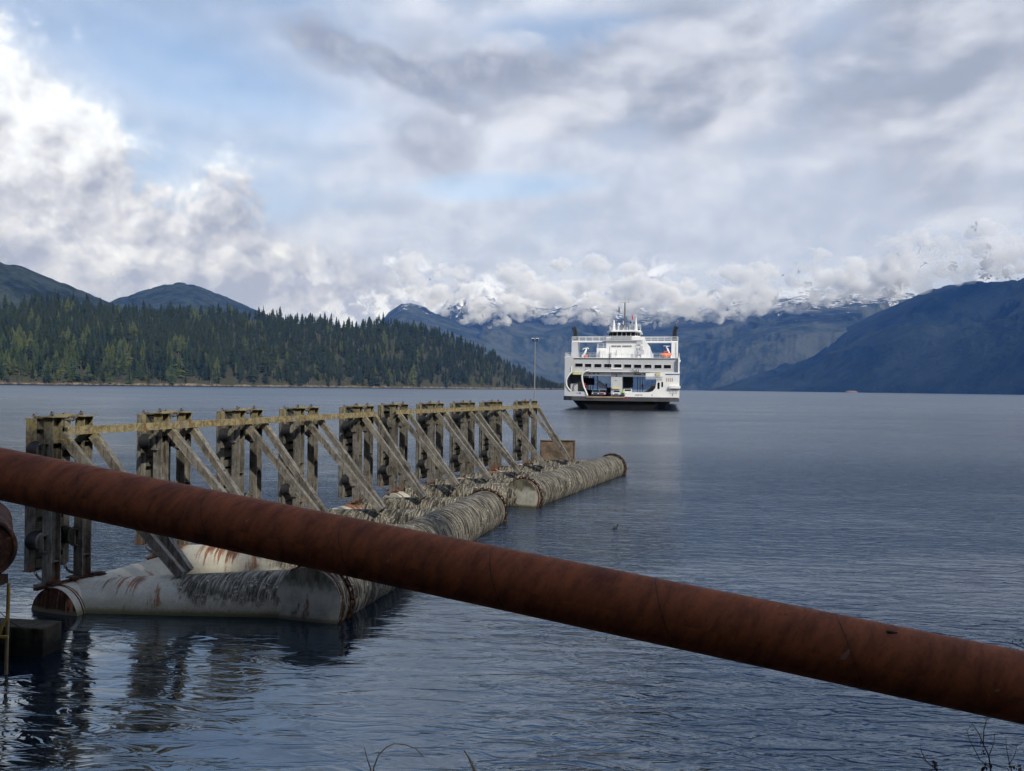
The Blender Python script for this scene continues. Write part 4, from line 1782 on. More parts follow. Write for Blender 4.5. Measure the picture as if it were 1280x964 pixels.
def build_bank():
    m, nt, b = mat_new('bank_rubble')
    p = posw(nt)
    n = noise(p, 2.5, 6, 0.65)
    c = mixc(n, (0.05, 0.045, 0.03), (0.17, 0.15, 0.12))
    setp(nt, b, c, 0.95)
    bump(nt, b, n, 1.0, 0.08)
    mb = MB()
    nx, ny = 90, 30
    vs = []
    for i in range(nx + 1):
        for j in range(ny + 1):
            X_ = -28 + 56 * i / nx
            t = j / ny
            Y = -14 + 19.5 * t
            z = 3.15 if Y < 0.8 else 3.15 - (Y - 0.8) * 0.80
            rgt = max(0.0, X_ - 5.0)
            Yb = Y + min(rgt * 0.35, 4.0)
            z += 0.12 * fbm(X_ * 0.6, Y * 0.6, 2.0)
            vs.append((X_, Yb, z))
    mb.add(vs, [(i * (ny + 1) + j, (i + 1) * (ny + 1) + j, (i + 1) * (ny + 1) + j + 1, i * (ny + 1) + j + 1) for i in range(nx) for j in range(ny)], 0, True)
    o = mb.build('bank', m)
    o['kind'] = 'structure'


build_bank()


def stalk(name, px_pts, Y, r, mat, label, cat, group=None, extra=None):
    pts = [at_y(a, b, Y + 0.02 * i) for i, (a, b) in enumerate(px_pts)]
    base = pts[0].copy()
    mb = MB()
    n = len(pts)
    mb.tube([p - base for p in pts], [r * (1 - 0.75 * i / (n - 1)) for i in range(n)], n=6)
    if extra:
        extra(mb, pts, base)
    o = mb.build(name, mat, loc=base)
    return tag(o, label, cat, group)


M_STRAW = simple('dry_straw', (0.36, 0.27, 0.17), 0.8, 0.2, 10)
M_TWIG = simple('dark_twig_bark', (0.045, 0.032, 0.028), 0.8, 0.3, 10)
M_DEADLEAF = simple('withered_leaf', (0.05, 0.035, 0.022), 0.9, 0.3, 10)
stalk('grass_stalk', [(462, 1060), (466, 990), (463, 960), (458, 946), (455.5, 934)], 2.6, 0.0050, M_STRAW,
      'short straight dry grass stalk at the bottom edge left of the arching one', 'grass stalk')
stalk('grass_stalk', [(464, 1060), (466, 990), (467, 960), (473, 944), (483, 934), (493, 929.5), (507, 931), (520, 936), (530, 947)], 2.62, 0.0038, M_STRAW,
      'thin dry grass stalk arching over to the right at the bottom edge', 'grass stalk')
stalk('grass_stalk', [(612, 1060), (600, 985), (592, 960), (586, 947), (580, 938)], 2.4, 0.0088, M_STRAW,
      'thick dry brown stalk leaning left at the bottom middle edge', 'grass stalk')


def twig(label, main, subs, Y, r=0.0042, group=None, leaves=()):
    def ex(mb, pts, base):
        for k, s in enumerate(subs):
            q = [at_y(a, b, Y + 0.03 * i * (1 if k % 2 else -1)) - base for i, (a, b) in enumerate(s)]
            mb.tube(q, [r * 0.55 * (1 - 0.6 * i / (len(q) - 1)) for i in range(len(q))], n=5)
    e = stalk('twig', main, Y, r, M_TWIG, label, 'twig', group, ex)
    rd = random.Random(int(main[0][0]))
    if leaves:
        mb = MB()
        for a, b in leaves:
            c = at_y(a, b, Y)
            for k in range(4):
                w = 0.013 * rd.uniform(0.5, 1.2)
                M = Euler((rd.uniform(0, 6), rd.uniform(0, 6), rd.uniform(0, 6))).to_matrix()
                cc = c + Vector((rd.uniform(-.012, .012), rd.uniform(-.01, .01), rd.uniform(-.012, .012)))
                vs = [cc + M @ Vector(v) - e.location for v in ((-w, 0, 0), (0, w * 0.5, w * 0.2), (w, 0, 0.2 * w), (0, -w * 0.5, 0))]
                mb.add(vs, [(0, 1, 2, 3)])
        mb.build('bud', M_DEADLEAF, parent=e)
    return e


twig('tallest bare dark twig at the lower right, its tip reaching the pipe underside',
     [(1244, 1060), (1240, 975), (1236, 945), (1229, 930), (1230, 912), (1233, 900), (1239, 896)],
     [[(1229, 930), (1224, 918), (1216, 905), (1208, 915)], [(1236, 945), (1242, 930), (1244, 915)], [(1238, 960), (1225, 950), (1212, 925), (1208, 912)]],
     3.4, leaves=[(1230, 942), (1229, 930), (1232, 960), (1228, 962), (1236, 958)])
twig('low arching bare twig left of the tallest one at the lower right',
     [(1185, 1060), (1176, 985), (1170, 962), (1158, 952), (1148, 944), (1141, 938)],
     [[(1158, 952), (1152, 940), (1150, 930)], [(1170, 962), (1160, 964), (1148, 960)]], 3.2, 0.0034, leaves=[(1168, 960), (1166, 957)])
twig('short bare twig between the pipe and the right lower corner',
     [(1275, 1060), (1270, 980), (1262, 955), (1258, 935), (1257, 920)],
     [[(1262, 955), (1268, 945), (1272, 930)], [(1270, 980), (1260, 962), (1256, 955)]], 3.5, 0.0034, leaves=[(1262, 956), (1270, 960), (1275, 962)])
twig('leafy dark twig ends showing above the pipe at the right edge',
     [(1330, 900), (1300, 835), (1284, 812), (1270, 806), (1258, 802), (1250, 804)],
     [[(1284, 812), (1276, 800), (1268, 799)], [(1290, 822), (1278, 814), (1264, 812), (1256, 808)], [(1300, 835), (1290, 806), (1282, 796)]],
     8.3, 0.008, leaves=[(1276, 800), (1272, 808), (1266, 803), (1278, 812), (1262, 810), (1270, 801), (1276, 806)])

# ------------------------------------------------------------------ the bird


def build_bird():
    p = at_z(769, 661, 0.0)
    root_m = simple('dark_plumage', (0.018, 0.016, 0.016), 0.7, 0.3, 20)
    mb = MB()
    prof = [(-0.17, 0.05, 0.012), (-0.14, 0.045, 0.03), (-0.08, 0.035, 0.062), (0.0, 0.03, 0.075), (0.07, 0.035, 0.062), (0.11, 0.06, 0.042),
            (0.125, 0.10, 0.028), (0.128, 0.135, 0.024), (0.135, 0.16, 0.030), (0.155, 0.168, 0.028), (0.175, 0.165, 0.014), (0.20, 0.162, 0.007), (0.215, 0.16, 0.003)]
    mb.tube([(x, 0, z) for x, z, r in prof], [r for x, z, r in prof], n=12)
    o = mb.build('diving_bird', root_m, loc=(p.x, p.y, -0.01), rot=(0, 0, R(35)))
    o.scale = (0.75, 0.75, 0.85)
    s = o.modifiers.new('subsurf', 'SUBSURF')
    s.levels = s.render_levels = 1
    tag(o, 'small dark waterbird floating alone on the open water right of the pontoons', 'bird')


build_bird()

# ------------------------------------------------------------------ the ferry
FY = 178.0
FX = 24.9
F_YAW = R(-7.9 - 3.5)
M_FW = simple('ferry_white_paint', (0.80, 0.80, 0.78), 0.45, 0.06, 0.5, dirt=(0.56, 0.53, 0.48))
M_FG = simple('ferry_grey_and_shaded_white', (0.50, 0.51, 0.53), 0.5, 0.06, 0.4)  # grey paint; also puts shade into the white of left wall and tower
M_FSH = simple('ferry_deck_grey', (0.20, 0.20, 0.20), 0.8, 0.15, 0.5)
M_HULL = simple('ferry_black_hull', (0.010, 0.010, 0.012), 0.6, 0.3, 0.3, dirt=(0.022, 0.016, 0.015))
M_HULL.node_tree.nodes['Principled BSDF'].inputs['Specular IOR Level'].default_value = 0.1
M_RUB = simple('ferry_dark_grey_belting', (0.055, 0.055, 0.058), 0.7, 0.3, 0.6, dirt=(0.09, 0.05, 0.04))
M_GLS = simple('ferry_dark_glass', (0.010, 0.012, 0.016), 0.12, 0.2, 1)
M_BLK = simple('ferry_black_paint', (0.012, 0.012, 0.014), 0.6, 0.2, 1)
M_BLUE = simple('ferry_blue_paint', (0.03, 0.07, 0.25), 0.5, 0.1, 1)
M_CRM = simple('ferry_cream_paint', (0.62, 0.58, 0.33), 0.6, 0.1, 0.6)
M_ORG = simple('rescue_orange', (0.72, 0.13, 0.035), 0.5, 0.1, 1)
M_RED = simple('signal_red', (0.55, 0.03, 0.03), 0.5, 0.1, 1)
M_GRN = simple('hi_vis_green', (0.45, 0.70, 0.10), 0.6, 0.1, 1)
M_RL = simple('railing_white', (0.62, 0.64, 0.66), 0.5, 0.05, 1)


def build_ferry():
    # local frame: x to the right as seen from the bow, y aft, z up; waterline at the bow ramp = origin
    root = empty('ferry', (FX, FY, 0), F_YAW, 'white double ended car ferry with black hull coming towards the pontoons', 'ferry')

    def K(yb):
        return (FY + yb) / FY

    def fx(zx, yb=0.0):
        return (zx - 535) / 30.8 * K(yb) - 0.061 * yb

    def fz(zy, yb=0.0):
        return CAM_Z + (715 - zy) / 30.8 * K(yb)

    def blk(name, mt, x0, x1, ytop, ybot, yb, depth, parent=root, bev=0.0):
        mb = MB()
        mb.bb(fx(x0, yb), fx(x1, yb), yb, yb + depth, fz(ybot, yb), fz(ytop, yb))
        return mb.build(name, mt, parent=parent, bevel=bev)
    LEN = 96.0
    DK = fz(772)                       # car deck level
    xl, xr = fx(125), fx(946)
    # hull: lofted, narrow below, flared to the deck edge, raked ends
    mb = MB()
    st = [(-0.3, .80, 1.6), (1.5, .97, 1.0), (5, 1.0, 0.4), (14, 1.0, -0.6), (LEN - 14, 1.0, -0.6), (LEN - 4, 1.0, 0.4), (LEN, .85, 1.6)]
    cx, hw = (xl + xr) / 2, (xr - xl) / 2
    sec = []
    for y, w, kz in st:
        W = hw * w
        lower = 0.74 if 4 < y < LEN - 4 else 0.70
        sec.append([(cx - W, y, DK - 0.85), (cx - W * 0.86, y + 0.0, 2.0), (cx - W * lower, y, min(0.0, kz) if y > 4 else 0.35 - 0.1 * y), (cx - W * lower * 0.93, y, -1.2),
                    (cx + W * lower * 0.93, y, -1.2), (cx + W * lower, y, min(0.0, kz) if y > 4 else 0.35 - 0.1 * y), (cx + W * 0.86, y, 2.0), (cx + W, y, DK - 0.85)])
    vs = [p for s in sec for p in s]
    n = 8
    fs = []
    for i in range(len(sec) - 1):
        for k in range(n):
            fs.append((i * n + k, i * n + (k + 1) % n, (i + 1) * n + (k + 1) % n, (i + 1) * n + k))
    fs += [tuple(range(n))[::-1], tuple(range((len(sec) - 1) * n, len(sec) * n))]
    mb.add(vs, fs)
    mb.build('hull', M_HULL, parent=root)
    # belting round the deck edge
    def plan(inset, y0, y1):
        return [(xl + inset, y0 + 3.0), (xl + inset + 2.2, y0 + 0.4), (cx - 6, y0), (cx + 6, y0), (xr - inset - 2.2, y0 + 0.4), (xr - inset, y0 + 3.0),
                (xr - inset, y1 - 3), (xr - inset - 2.2, y1), (xl + inset + 2.2, y1), (xl + inset, y1 - 3)]
    mb = MB()
    mb.prism(plan(0, -1.2, LEN), DK - 0.95, DK - 0.02, axis='z')
    mb.build('belting', M_RUB, parent=root)
    mb = MB()
    mb.prism(plan(0.25, -0.9, LEN - 0.3), DK - 0.015, DK + 0.02, axis='z')
    mb.build('car_deck', M_FSH, parent=root)
    # ramp lip across the open bow
    mb = MB()
    mb.bb(fx(300), fx(570), -1.35, -0.6, DK - 0.25, DK + 0.10)
    mb.build('ramp_lip', simple('worn_ramp_steel', (0.30, 0.22, 0.15), 0.8, 0.3, 0.8), parent=root)
    # red draught marks
    mb = MB()
    for k in range(4):
        mb.bb(fx(556) + k * 0.45, fx(556) + k * 0.45 + 0.22, -1.215, -1.203, DK - 0.62, DK - 0.32)
    mb.build('draught_mark', simple('faded_red_mark', (0.28, 0.035, 0.03), 0.7), parent=root)

    # ---- side walls beside the car deck
    yb = 1.6
    # left (image) wall: tall slab with a dark recess framed by a curved white rib
    mb = MB()
    L = [(138, 770), (138, 488), (200, 488), (200, 600), (182, 612), (160, 640), (150, 664), (158, 700), (180, 728), (190, 736), (300, 738), (300, 770)]
    mb.prism([(fx(a, yb), fz(b, yb)) for a, b in L], yb, yb + 0.35)
    mb.bb(fx(138, yb), fx(138, yb) + 0.35, yb + 0.35, 62, DK, fz(490, yb))
    mb.build('left_side_wall', M_FG, parent=root)  # greyer than the right wall: shade put into the colour
    mb = MB()
    rib = [(186, 560), (186, 598), (168, 622), (153, 650), (148, 672), (155, 700), (172, 724), (184, 733)]
    mb.tube([(fx(a, yb), yb - 0.12, fz(b, yb)) for a, b in rib], 0.16, n=8)
    rib2 = [(318, 585), (290, 592), (270, 604), (263, 628), (266, 660), (276, 700), (292, 735), (304, 766)]
    mb.tube([(fx(a, yb), yb - 0.12, fz(b, yb)) for a, b in rib2], 0.20, n=8)
    mb.build('curved_rib', M_FW, parent=root)
    blk('inner_bulkhead', M_BLK, 176, 262, 618, 740, yb + 3.5, 0.3)
    blk('cream_canopy', M_CRM, 196, 262, 598, 616, yb + 0.4, 3.0)
    blk('inner_locker', M_FG, 182, 232, 680, 738, yb + 2.6, 0.8)
    # right (image) wall: solid white with swept up bulwark
    mb = MB()
    Rr = [(565, 770), (575, 742), (600, 737), (735, 737), (762, 728), (780, 706), (786, 672), (786, 640), (712, 640), (712, 602), (845, 596), (945, 596), (945, 776)]
    mb.prism([(fx(a, yb), fz(b, yb)) for a, b in Rr], yb, yb + 0.35)
    mb.bb(fx(945, yb) - 0.35, fx(945, yb), yb + 0.36, 62, DK, fz(490, yb))
    rw = mb.build('right_side_wall', M_FW, parent=root)
    for a, w_, t0, t1 in ((802, 16, 666, 714), (827, 12, 662, 700)):
        mb = MB()
        cxx, hh = fx(a, yb), (fz(t0, yb) - fz(t1, yb)) / 2
        czz = (fz(t0, yb) + fz(t1, yb)) / 2
        rr = w_ / 30.8 / 2
        poly = [(cxx + rr * math.cos(math.pi * k / 8), czz + hh - rr + rr * math.sin(math.pi * k / 8)) for k in range(9)]
        poly += [(cxx + rr * math.cos(math.pi + math.pi * k / 8), czz - hh + rr + rr * math.sin(math.pi + math.pi * k / 8)) for k in range(9)]
        mb.prism(poly, yb - 0.03, yb - 0.005)
        mb.build('oval_window', M_GLS, parent=rw)
    mb = MB()
    for k in range(4):
        mb.bb(fx(853 + k * 13, yb), fx(861 + k * 13, yb), yb - 0.03, yb - 0.004, fz(660, yb), fz(635, yb))
    mb.build('vent_grille', simple('grille_beige', (0.42, 0.38, 0.33), 0.7), parent=rw)
    mb = MB()
    mb.bb(fx(848, yb), fx(944, yb), yb - 0.05, yb - 0.004, fz(613, yb), fz(606, yb))
    mb.build('blue_stripe', M_BLUE, parent=rw)
    mb = MB()
    for a, b in ((640, 668), (671, 676), (678, 690)):
        mb.bb(fx(a, yb), fx(b, yb), yb - 0.03, yb - 0.004, fz(760, yb), fz(754, yb))
    for a, t0, t1 in ((755, 752, 764), (895, 745, 762)):
        mb.bb(fx(a, yb), fx(a + 5, yb), yb - 0.03, yb - 0.004, fz(t1, yb), fz(t0, yb))
    mb.build('hull_marks', simple('faded_blue_mark', (0.10, 0.13, 0.24), 0.6), parent=rw)
    mb = MB()
    mb.bb(fx(222, yb), fx(248, yb), yb - 0.03, yb - 0.004, fz(751, yb), fz(748, yb))
    mb.bb(fx(246, yb), fx(255, yb), yb - 0.03, yb - 0.004, fz(756, yb), fz(743, yb))
    mb.build('side_mark', M_BLUE, parent=root)
    # sponson ledge low on the right
    mb = MB()
    mb.bb(fx(875, yb), fx(952, yb), yb - 0.7, yb + 20, fz(708, yb), fz(690, yb))
    for a in (885, 905, 925):
        mb.bb(fx(a, yb), fx(a + 5, yb), yb - 0.25, yb - 0.004, fz(740, yb), fz(708, yb))
    mb.build('side_ledge', M_FW, parent=root)

    # ---- centre casing and car deck head
    yc = 4.0
    cas = blk('centre_casing', M_FG, 470, 549, 566, 768, yc, 40)
    mb = MB()
    for a, b, c, d in ((502, 513, 612, 616), (502, 513, 624, 628), (505, 510, 612, 630), (498, 510, 655, 659)):
        mb.bb(fx(a, yc), fx(b, yc), yc - 0.04, yc - 0.004, fz(d, yc), fz(c, yc))
    mb.build('casing_mark', M_BLUE, parent=cas)
    blk('casing_equipment', M_CRM, 478, 532, 700, 716, yc - 0.5, 0.45)
    mb = MB()                                      # header beam over the lanes
    hd = [(268, 590), (268, 622), (276, 625), (470, 625), (470, 590)]
    mb.prism([(fx(a, yc), fz(b, yc)) for a, b in hd], yc + 0.01, yc + 1.2)
    hd = [(549, 590), (549, 628), (712, 628), (712, 590)]
    mb.prism([(fx(a, yc), fz(b, yc)) for a, b in hd], yc + 0.01, yc + 1.2)
    mb.build('deck_header', M_FW, parent=root)
    mb = MB()
    for a in (318, 348, 378, 705):
        mb.sph((fx(a, yc), yc - 0.02, fz(609, yc)), (0.22, 0.08, 0.12), 10, 6)
    mb.build('deck_light', M_BLK, parent=root)
    # dark gear and stanchions inside the lanes
    mb = MB()
    for a in (285, 305, 322, 340, 372):
        mb.bb(fx(a, 14), fx(a, 14) + 0.16, 14, 14.2, DK, fz(625, 14))
    mb.bb(fx(272, 16), fx(352, 16), 16, 16.4, fz(690, 16), fz(640, 16))
    mb.bb(fx(272, 15), fx(330, 15), 15, 30, DK, fz(725, 15))
    for a in (655, 672, 690):
        mb.bb(fx(a, 14), fx(a, 14) + 0.14, 14, 14.2, DK, fz(628, 14))
    mb.bb(fx(552, 9), fx(625, 9), 9, 9.4, fz(705, 9), fz(628, 9))
    mb.bb(fx(440, 12), fx(468, 12), 12, 30, DK, fz(706, 12))
    mb.build('inner_stanchions', M_BLK, parent=root)
    mb = MB()                                      # sloping stair cowl in the left lane
    st_ = [(372, 668), (380, 660), (432, 700), (432, 712), (385, 708)]
    mb.prism([(fx(a, 10), fz(b, 10)) for a, b in st_], 10, 13)
    st_ = [(735, 680), (742, 680), (738, 712), (728, 716)]
    mb.prism([(fx(a, 7), fz(b, 7)) for a, b in st_], 7, 8)
    mb.build('stair_cowl', M_FW, parent=root)
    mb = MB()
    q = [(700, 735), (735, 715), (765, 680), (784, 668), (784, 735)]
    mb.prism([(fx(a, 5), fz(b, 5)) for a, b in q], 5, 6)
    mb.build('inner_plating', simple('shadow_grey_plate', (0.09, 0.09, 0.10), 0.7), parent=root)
    for i, (a, b, yy) in enumerate(((283, 688, 4.5), (437, 690, 13), (690, 692, 10))):
        mb = MB()
        mb.bb(fx(a - 5, yy), fx(a + 5, yy), yy, yy + 0.4, fz(b + 11, yy), fz(b - 11, yy))
        mb.bb(fx(a - 2, yy), fx(a + 2, yy), yy - 0.1, yy - 0.004, fz(b + 14, yy), fz(b - 14, yy))
        mb.build('life_ring_box', M_RED, parent=root)
    # cream box and hatch by the right lane
    blk('yellow_locker', M_CRM, 783, 812, 598, 620, yb - 0.35, 0.3)
    mb = MB()
    for k in range(14):
        a = 716 + k * 8.5
        mb.bb(fx(a, yb), fx(a + 2, yb), yb - 0.30, yb - 0.24, fz(650, yb), fz(624, yb))
    mb.bb(fx(712, yb), fx(832, yb), yb - 0.31, yb - 0.23, fz(626, yb), fz(622, yb))
    mb.bb(fx(712, yb), fx(832, yb), yb - 0.31, yb - 0.23, fz(639, yb), fz(637, yb))
    mb.build('side_railing', M_RL, parent=root)

    # ---- passenger deck
    yp = 3.0
    mb = MB()
    mb.bb(fx(138, yp), fx(945, yp), yp, yp + 52, fz(592, yp), fz(498, yp))
    pd = mb.build('passenger_deck', M_FG, parent=root, bevel=0.08)
    wins = [(160, 192, 537), (213, 268, 536), (283, 330, 538), (350, 402, 539), (420, 472, 539), (490, 543, 540), (560, 612, 541), (630, 682, 542),
            (702, 752, 542), (772, 822, 543), (836, 886, 543)]
    for a, b, t in wins:
        mb = MB()
        mb.bb(fx(a, yp), fx(b, yp), yp - 0.05, yp - 0.004, fz(t + 25, yp), fz(t, yp))
        w = mb.build('window', M_GLS, parent=pd)
        mb = MB()
        for x0, x1, z0, z1 in ((a - 2, b + 2, t - 2, t), (a - 2, b + 2, t + 25, t + 27), (a - 2, a, t, t + 25), (b, b + 2, t, t + 25)):
            mb.bb(fx(x0, yp), fx(x1, yp), yp - 0.09, yp - 0.006, fz(z1, yp), fz(z0, yp))
        mb.build('window_frame', M_FW, parent=w)
    mb = MB()
    mb.bb(fx(136, yp), fx(947, yp), yp - 0.12, yp - 0.004, fz(596, yp), fz(592, yp) + 0.02)
    mb.bb(fx(470, yp), fx(548, yp), yp - 0.13, yp - 0.004, fz(578, yp), fz(566, yp))
    mb.bb(fx(136, yp), fx(947, yp), yp - 0.35, yp + 52, fz(498, yp) + 0.004, fz(495, yp) + 0.05)
    mb.build('deck_edge', M_FW, parent=root)
    mb = MB()                                       # side windows along the right side (seen from a step to the right)
    for k in range(14):
        mb.bb(fx(945, yp) + 0.004, fx(945, yp) + 0.03, yp + 3 + k * 3.4, yp + 5.2 + k * 3.4, fz(565, yp), fz(542, yp))
        mb.bb(fx(138, yp) - 0.03, fx(138, yp) - 0.004, yp + 3 + k * 3.4, yp + 5.2 + k * 3.4, fz(565, yp), fz(542, yp))
    mb.build('side_window_row', M_GLS, parent=root)
    # ladders and struts on the face
    mb = MB()
    mb.bar((fx(262, 2.6), 2.6, fz(625, 2.6)), (fx(292, 2.6), 2.6, fz(575, 2.6)), 0.10)
    mb.bar((fx(458, 2.6), 2.6, fz(560, 2.6)), (fx(458, 2.6), 2.6, fz(415, 2.6)), 0.09)
    mb.bar((fx(617, 2.6), 2.6, fz(572, 2.6)), (fx(645, 2.6), 2.6, fz(612, 2.6)), 0.12)
    mb.bar((fx(645, 2.6), 2.6, fz(612, 2.6)), (fx(645, 2.6), 2.6, fz(575, 2.6)), 0.12)
    mb.bar((fx(660, 2.6), 2.6, fz(612, 2.6)), (fx(660, 2.6), 2.6, fz(575, 2.6)), 0.12)
    mb.bb(fx(628, 2.6), fx(680, 2.6), 2.4, 2.7, fz(616, 2.6), fz(609, 2.6))
    mb.build('dark_strut', M_BLK, parent=root)

    def rail(name, pts, z0, h=1.05, posts=1.4, bars=3, r=0.035):
        mb = MB()
        for (x0, y0), (x1, y1) in zip(pts, pts[1:]):
            for k in range(bars):
                z = z0 + h * (k + 1) / bars
                mb.bar((x0, y0, z), (x1, y1, z), r * 2)
            L = math.hypot(x1 - x0, y1 - y0)
            nn = max(1, int(L / posts))
            for i in range(nn + 1):
                f = i / nn
                mb.bar((x0 + (x1 - x0) * f, y0 + (y1 - y0) * f, z0), (x0 + (x1 - x0) * f, y0 + (y1 - y0) * f, z0 + h), r * 2)
        return mb.build(name, M_RL, parent=root)
    zt = fz(495, yp) + 0.05
    rail('railing', [(fx(140, yp), yp + 30), (fx(140, yp), yp - 0.2), (fx(943, yp), yp - 0.2), (fx(943, yp), yp + 30)], zt)
    for a, b in ((150, 492), (168, 492), (184, 494), (928, 512), (941, 514), (918, 505)):   # liferaft canisters at the corners
        mb = MB()
        mb.cyl((fx(a, yp), yp, fz(b, yp)), (fx(a, yp), yp + 1.3, fz(b, yp)), 0.36, n=12)
        mb.build('liferaft_canister', M_FW, parent=root, bevel=0.06)

    # ---- upper house
    yu = 7.0
    mb = MB()
    mb.bb(fx(365, yu), fx(742, yu), yu, yu + 36, zt - 0.1, fz(425, yu))
    mb.bb(fx(392, yu), fx(440, yu), yu - 1.0, yu, zt, fz(440, yu))
    mb.bb(fx(470, yu), fx(505, yu), yu - 0.8, yu, zt, fz(452, yu))
    uh = mb.build('upper_house', M_FW, parent=root, bevel=0.08)
    mb = MB()
    mb.prism([(fx(680, yu), zt), (fx(680, yu), fz(380, yu)), (fx(705, yu), fz(360, yu)), (fx(722, yu), fz(395, yu)), (fx(742, yu), fz(420, yu)), (fx(745, yu), zt)], yu - 0.9, yu - 0.01)
    mb.bb(fx(655, yu), fx(672, yu), yu - 0.5, yu - 0.01, zt, fz(400, yu))
    mb.build('stair_tower', M_FW, parent=root)
    mb = MB()
    for a, b, c, d in ((648, 690, 398, 380), (660, 700, 470, 440), (395, 418, 462, 458), (426, 436, 468, 464), (632, 650, 470, 440), (505, 512, 480, 440), (672, 690, 445, 412)):
        mb.bb(fx(a, yu), fx(b, yu), yu - 0.95, yu - 0.92, fz(max(c, d), yu), fz(min(c, d), yu))
    mb.build('door_panel', M_FG, parent=root)
    # second tier with its window band
    y2 = 8.5
    mb = MB()
    mb.bb(fx(432, y2), fx(700, y2), y2, y2 + 26, fz(425, y2), fz(345, y2))
    t2 = mb.build('second_tier', M_FW, parent=root, bevel=0.06)
    for a, b in ((470, 536), (545, 612)):
        mb = MB()
        mb.bb(fx(a, y2), fx(b, y2), y2 - 0.05, y2 - 0.004, fz(419, y2), fz(409, y2))
        mb.build('window', M_GLS, parent=t2)
    mb = MB()
    mb.bb(fx(640, y2), fx(660, y2), y2 - 0.05, y2 - 0.004, fz(412, y2), fz(395, y2))
    mb.build('door', M_FG, parent=t2)
    rail('railing', [(fx(368, yu), yu + 12), (fx(368, yu), yu + 0.1), (fx(640, yu), yu + 0.1)], fz(425, yu), 1.0)
    # bridge wings: catwalks out to the funnel towers
    yw = 12.0
    for s, (a, b, t0, t1) in enumerate(((192, 432, 374, 386), (700, 932, 376, 389))):
        mb = MB()
        mb.bb(fx(a, yw), fx(b, yw), yw - 1.0, yw + 1.0, fz(t1, yw), fz(t0, yw))
        mb.build('wing_catwalk', M_FW, parent=root)
        z = fz(t0, yw)
        rail('railing', [(fx(a, yw), yw - 0.95), (fx(b, yw), yw - 0.95)], z, 0.95, 1.5, 3, 0.05)
        rail('railing', [(fx(a, yw), yw + 0.95), (fx(b, yw), yw + 0.95)], z, 0.95, 1.5, 2, 0.05)
    for s, (a, b) in enumerate(((190, 234), (887, 932))):
        mb = MB()
        mb.bb(fx(a, yw), fx(b, yw), yw - 1.4, yw + 3, zt, fz(384, yw))
        if s:
            mb.bb(fx(920, yw), fx(931, yw), yw - 1.7, yw - 1.4, zt, fz(384, yw))
        mb.build('funnel_tower', M_FG if s == 0 else M_FW, parent=root, bevel=0.06)  # left tower greyer, its shade painted in
        mb = MB()
        sgn = -1 if s == 0 else 1
        c0 = 213 if s == 0 else 908
        for d in (-7, 7):
            mb.tube([(fx(c0 + d, yw), yw, fz(378, yw)), (fx(c0 + d, yw), yw, fz(312, yw)), (fx(c0 + d + sgn * 5, yw), yw, fz(295, yw)),
                     (fx(c0 + d + sgn * 14, yw), yw, fz(280 if d * sgn > 0 else 272, yw))], 0.26, n=10)
        mb.bb(fx(c0 - 14, yw), fx(c0 + 14, yw), yw - 0.5, yw + 0.5, fz(374, yw), fz(335, yw))
        mb.build('funnel', M_BLK, parent=root)
    mb = MB()
    mb.bb(fx(200, yw), fx(222, yw), yw - 0.8, yw - 0.52, fz(366, yw), fz(346, yw))
    mb.build('funnel_box', M_FG, parent=root)

    # ---- bridge
    y3 = 9.0
    mb = MB()
    cx3 = (fx(447, y3) + fx(668, y3)) / 2
    h3 = (fx(668, y3) - fx(447, y3)) / 2
    def oct_(k, y0=y3, dep=9.0):
        w = h3 * k
        return [(cx3 - w, y0 + 2.0), (cx3 - w * 0.72, y0), (cx3 + w * 0.72, y0), (cx3 + w, y0 + 2.0), (cx3 + w, y0 + dep), (cx3 - w, y0 + dep)]
    mb.prism(oct_(0.97), fz(366, y3), fz(338, y3), axis='z')
    mb.prism(oct_(0.96), fz(338, y3), fz(308, y3), axis='z')
    br = mb.build('bridge', M_FW, parent=root)
    mb = MB()
    P = oct_(1.0, y3 - 0.03)
    for i, (p, q) in enumerate(((P[0], P[1]), (P[1], P[2]), (P[2], P[3]))):
        nn = 2 if i != 1 else 5
        for k in range(nn):
            f0, f1 = (k + 0.07) / nn, (k + 0.93) / nn
            a = (p[0] + (q[0] - p[0]) * f0, p[1] + (q[1] - p[1]) * f0)
            b = (p[0] + (q[0] - p[0]) * f1, p[1] + (q[1] - p[1]) * f1)
            z0, z1 = fz(340, y3), fz(314, y3)
            if i == 2:
                z0, z1 = fz(336, y3), fz(318, y3)
            m_ = MB()
            m_.add([(a[0], a[1], z0), (b[0], b[1], z0), (b[0], b[1], z1), (a[0], a[1], z1), (a[0], a[1] + .04, z0), (b[0], b[1] + .04, z0), (b[0], b[1] + .04, z1), (a[0], a[1] + .04, z1)],
                   [(0, 1, 2, 3), (7, 6, 5, 4), (0, 4, 5, 1), (3, 2, 6, 7), (0, 3, 7, 4), (1, 5, 6, 2)])
            m_.build('window', M_GLS, parent=br)
    mb = MB()
    mb.prism(oct_(1.10, y3 - 0.8, 10.4), fz(311, y3), fz(303, y3), axis='z')
    mb.prism(oct_(1.02, y3 - 0.4, 9.8), fz(303, y3), fz(297, y3), axis='z')
    rf = mb.build('bridge_roof', M_FW, parent=root)
    rail('railing', [(fx(415, y3), y3 - 1.0), (fx(612, y3), y3 - 1.0)], fz(372, y3), 1.0, 1.2, 4)
    mb = MB()
    mb.bb(fx(412, y3), fx(700, y3), y3 - 1.1, y3 + 3, fz(376, y3), fz(370, y3))
    mb.bb(fx(468, y3), fx(612, y3), y3 - 0.93, y3 - 0.88, fz(368, y3), fz(343, y3))
    mb.build('bridge_deck', M_FG, parent=root)
    zr = fz(297, y3)
